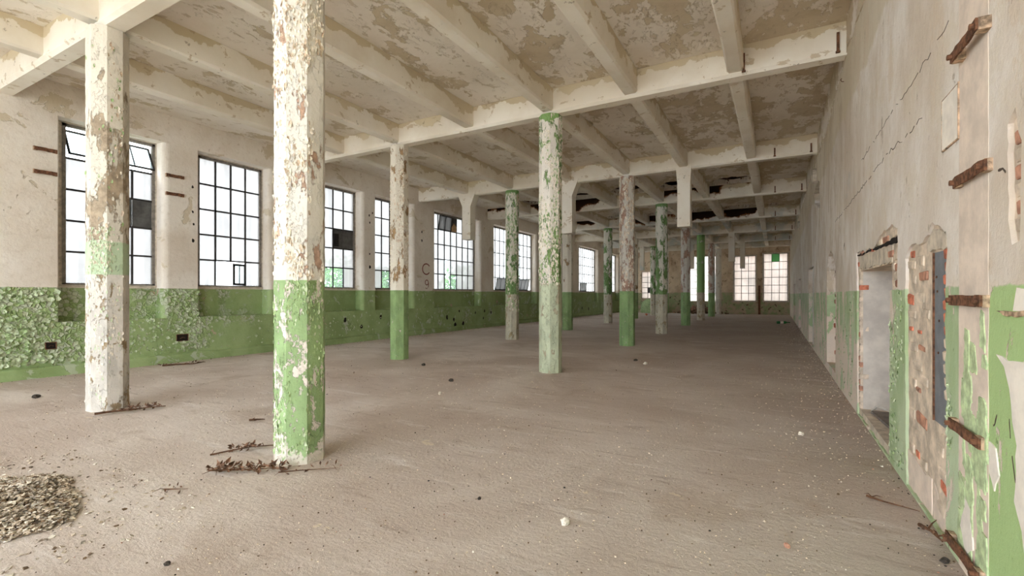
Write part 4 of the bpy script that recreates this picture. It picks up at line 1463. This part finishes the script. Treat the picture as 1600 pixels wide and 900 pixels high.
def shards(mb, x, y, z, s, rnd, thin=.25, mi=0):
    M_ = Matrix.Translation((x, y, z)) @ Matrix.Rotation(rnd.uniform(0, 6.3), 4, 'Z') @ Matrix.Rotation(rnd.uniform(-.5, .5), 4, 'X') @ Matrix.Rotation(rnd.uniform(-.5, .5), 4, 'Y')
    K = rnd.choice((4, 5))
    top = [(s * rnd.uniform(.5, 1) * math.cos(2 * PI * k / K), s * rnd.uniform(.4, .9) * math.sin(2 * PI * k / K)) for k in range(K)]
    vs = [M_ @ Vector((a, b, s * thin)) for a, b in top] + [M_ @ Vector((a * 1.1, b * 1.1, -s * thin)) for a, b in top]
    fs = [tuple(range(K)), tuple(range(2 * K - 1, K - 1, -1))] + [(k, K + k, K + (k + 1) % K, (k + 1) % K) for k in range(K)]
    mb.add(vs, fs, mi)


# gravel heap in the left corner
rnd = random.Random(31)
gv = MB()
cnt = 0
PX, PY = -5.05, 1.16


def heap_h(x, y):
    # a low heap spreading from the frame's lower left towards the columns
    u = -(x - PX) * .97 + (y - PY) * .24
    v = (x - PX) * .24 + (y - PY) * .97
    d = (u / .92) ** 2 + (v / .52) ** 2 + mnoise.noise(Vector((x * 2.5, y * 2.5, 1))) * .5
    return max(0, 1 - d) * .085


while cnt < 7500:
    x, y = PX + rnd.uniform(-1.4, 1.4), PY + rnd.uniform(-.9, .9)
    h = heap_h(x, y)
    if h <= .012 and rnd.random() > .02 + h * 22:
        continue
    shards(gv, x, y, h * rnd.uniform(.6, 1) + .004, rnd.uniform(.007, .024), rnd, rnd.uniform(.05, .18), rnd.choice((0, 0, 0, 1, 2)))
    cnt += 1
K = 16
base_v = [(PX, PY, .08)]
for k in range(K):
    t = 2 * PI * k / K
    u, v = .60 * math.cos(t), .33 * math.sin(t)
    base_v.append((PX - u * .97 + v * .24, PY + u * .24 + v * .97, -.001))
gv.add(base_v, [(0, 1 + k, 1 + (k + 1) % K) for k in range(K)], 2)
tag(gv.build('gravel', [M_SHARD, M_SHARDW, M_DIRT], fix=False), 'low heap of broken slate gravel in the near left corner', 'gravel', kind='stuff')

# litter over the whole floor, thickest along the walls and round the columns
rnd = random.Random(32)
lt = MB()
for _ in range(9500):
    t = rnd.random()
    if t < .55:
        d = 1.2 + 11 * rnd.random() ** 1.6
        a = rnd.uniform(-.62, .80)
        x, y = -d * math.sin(a + .5087) + 0, d * math.cos(a + .5087)
    elif t < .72:
        x, y = XL + .1 + rnd.random() ** 2 * 1.3, rnd.uniform(2, 42)
    elif t < .90:
        x, y = XR - .02 - rnd.random() ** 2 * .9, 1.5 + rnd.random() ** 1.5 * 30
    else:
        x, y = rnd.uniform(XL, XR), rnd.uniform(8, 42)
    if not (XL + .09 < x < XR - .01 and .8 < y < YB):
        continue
    dist = math.hypot(x, y)
    s = rnd.uniform(.002, .007) * (1 + dist * .05)
    if rnd.random() < .03:
        s *= 1.6
    shards(lt, x, y, s * .25, s, rnd, rnd.uniform(.2, .6), rnd.choice((0, 0, 0, 0, 1, 2, 2, 2, 3) if rnd.random() < .97 else (4,)))
tag(lt.build('debris', [M_CHIPS, M_STONE, M_DIRT, M_STONED, M_BRICKD], fix=False), 'plaster chips and grit scattered over the whole floor', 'debris', kind='stuff')

# heaps against the end wall
rnd = random.Random(33)
rb = MB()
for _ in range(420):
    x, y = rnd.gauss(-5.5, .75), YB - .25 - abs(rnd.gauss(0, .4))
    z = max(0, (1 - abs(x + 5.5) / 2.0)) * max(0, 1 - (YB - y) / 1.3) * 1.0 * rnd.random()
    shards(rb, x, y, z + .05, rnd.uniform(.05, .16), rnd, .4, rnd.choice((0, 0, 1, 2)))
tag(rb.build('rubble', [M_DIRT, M_BRICKD, M_TWIG], fix=False), 'brown rubble heaped below the window behind the green column', 'rubble', kind='stuff')
b = MB()
K = 18
for ring, (rx, rz) in enumerate(((1.0, 0), (.98, .55), (.8, .95), (.45, 1.2), (0.05, 1.27))):
    b.v += [(-9.4 + 1.0 * rx * math.cos(2 * PI * k / K), YB - .75 + .7 * rx * math.sin(2 * PI * k / K), rz) for k in range(K)]
b.f += [(i * K + k, i * K + (k + 1) % K, (i + 1) * K + (k + 1) % K, (i + 1) * K + k) for i in range(4) for k in range(K)] + [tuple(4 * K + k for k in range(K))]
b.m += [0] * len(b.f)
tag(b.build('rounded_plinth', plain('faded_green_paint', (150, 170, 126), .85), smooth=True), 'rounded green painted block below the low end window', 'block')

# ------------------------------------------------------------------ outside
g = MB()
g.box(-60, 40, -40, 90, -.9, -.6)
tag(g.build('ground', M_GROUND), 'pale yard ground outside the hall', 'ground', kind='structure')
h = empty('brick_building', (-3, 62, -.6))
tag(h, 'rosy brick building dimly seen through the end windows', 'building')
b = MB()
b.box(-14, 12, 0, 8, 0, 8.5)
b.build('facade', M_HOUSE, h)
for k in range(6):
    b = MB()
    b.box(-12 + k * 4, -10.4 + k * 4, -.05, .1, 2.2, 4.6)
    b.build('window', M_PANEL, h)


def tree(x, y, hgt, r, label, seed):
    rnd = random.Random(seed)
    e = empty('tree', (x, y, -.6))
    tag(e, label, 'tree', 'trees outside the window wall')
    b = MB()
    b.tube([(0, 0, 0), (.1, 0, hgt * .4), (0, .1, hgt * .7)], [.16, .12, .06], 8)
    b.build('trunk', M_BARK, e)
    c = MB()
    for _ in range(900):
        v = Vector((rnd.gauss(0, 1), rnd.gauss(0, 1), rnd.gauss(0, 1))).normalized() * r * rnd.random() ** .4
        p = Vector((0, 0, hgt * .62)) + Vector((v.x, v.y, v.z * .95))
        u = Vector((rnd.gauss(0, 1), rnd.gauss(0, 1), rnd.gauss(0, 1))).normalized()
        w = u.orthogonal().normalized()
        s = rnd.uniform(.12, .26)
        c.add([p - u * s, p + w * s * .5, p + u * s, p - w * s * .5], [(0, 1, 2), (0, 2, 3)])
    f = c.build('crown', M_FOLIAGE, e, fix=False)
    f['kind'] = 'stuff'
    return e


tree(-20.5, 18.4, 4.2, 1.9, 'leafy tree seen through the clear panes of the fan panel window', 1)
tree(-22.5, 23.6, 4.0, 1.7, 'leafy tree seen through the clear pane beside the cream column', 2)
tree(-21.0, 30.0, 4.4, 1.9, 'leafy tree seen through the clear panes of the wide hanger window', 3)
b = MB()
b.prism([(-1.6, 0), (-1.6, 1.7), (0, 2.25), (1.6, 1.7), (1.6, 0)], lambda a, z, d: Vector((-17.0 + d, 14.9 + a, z - .6)), -1, 1)
tag(b.build('shed', M_SHED), 'low white shed outside the fan panel window', 'shed')
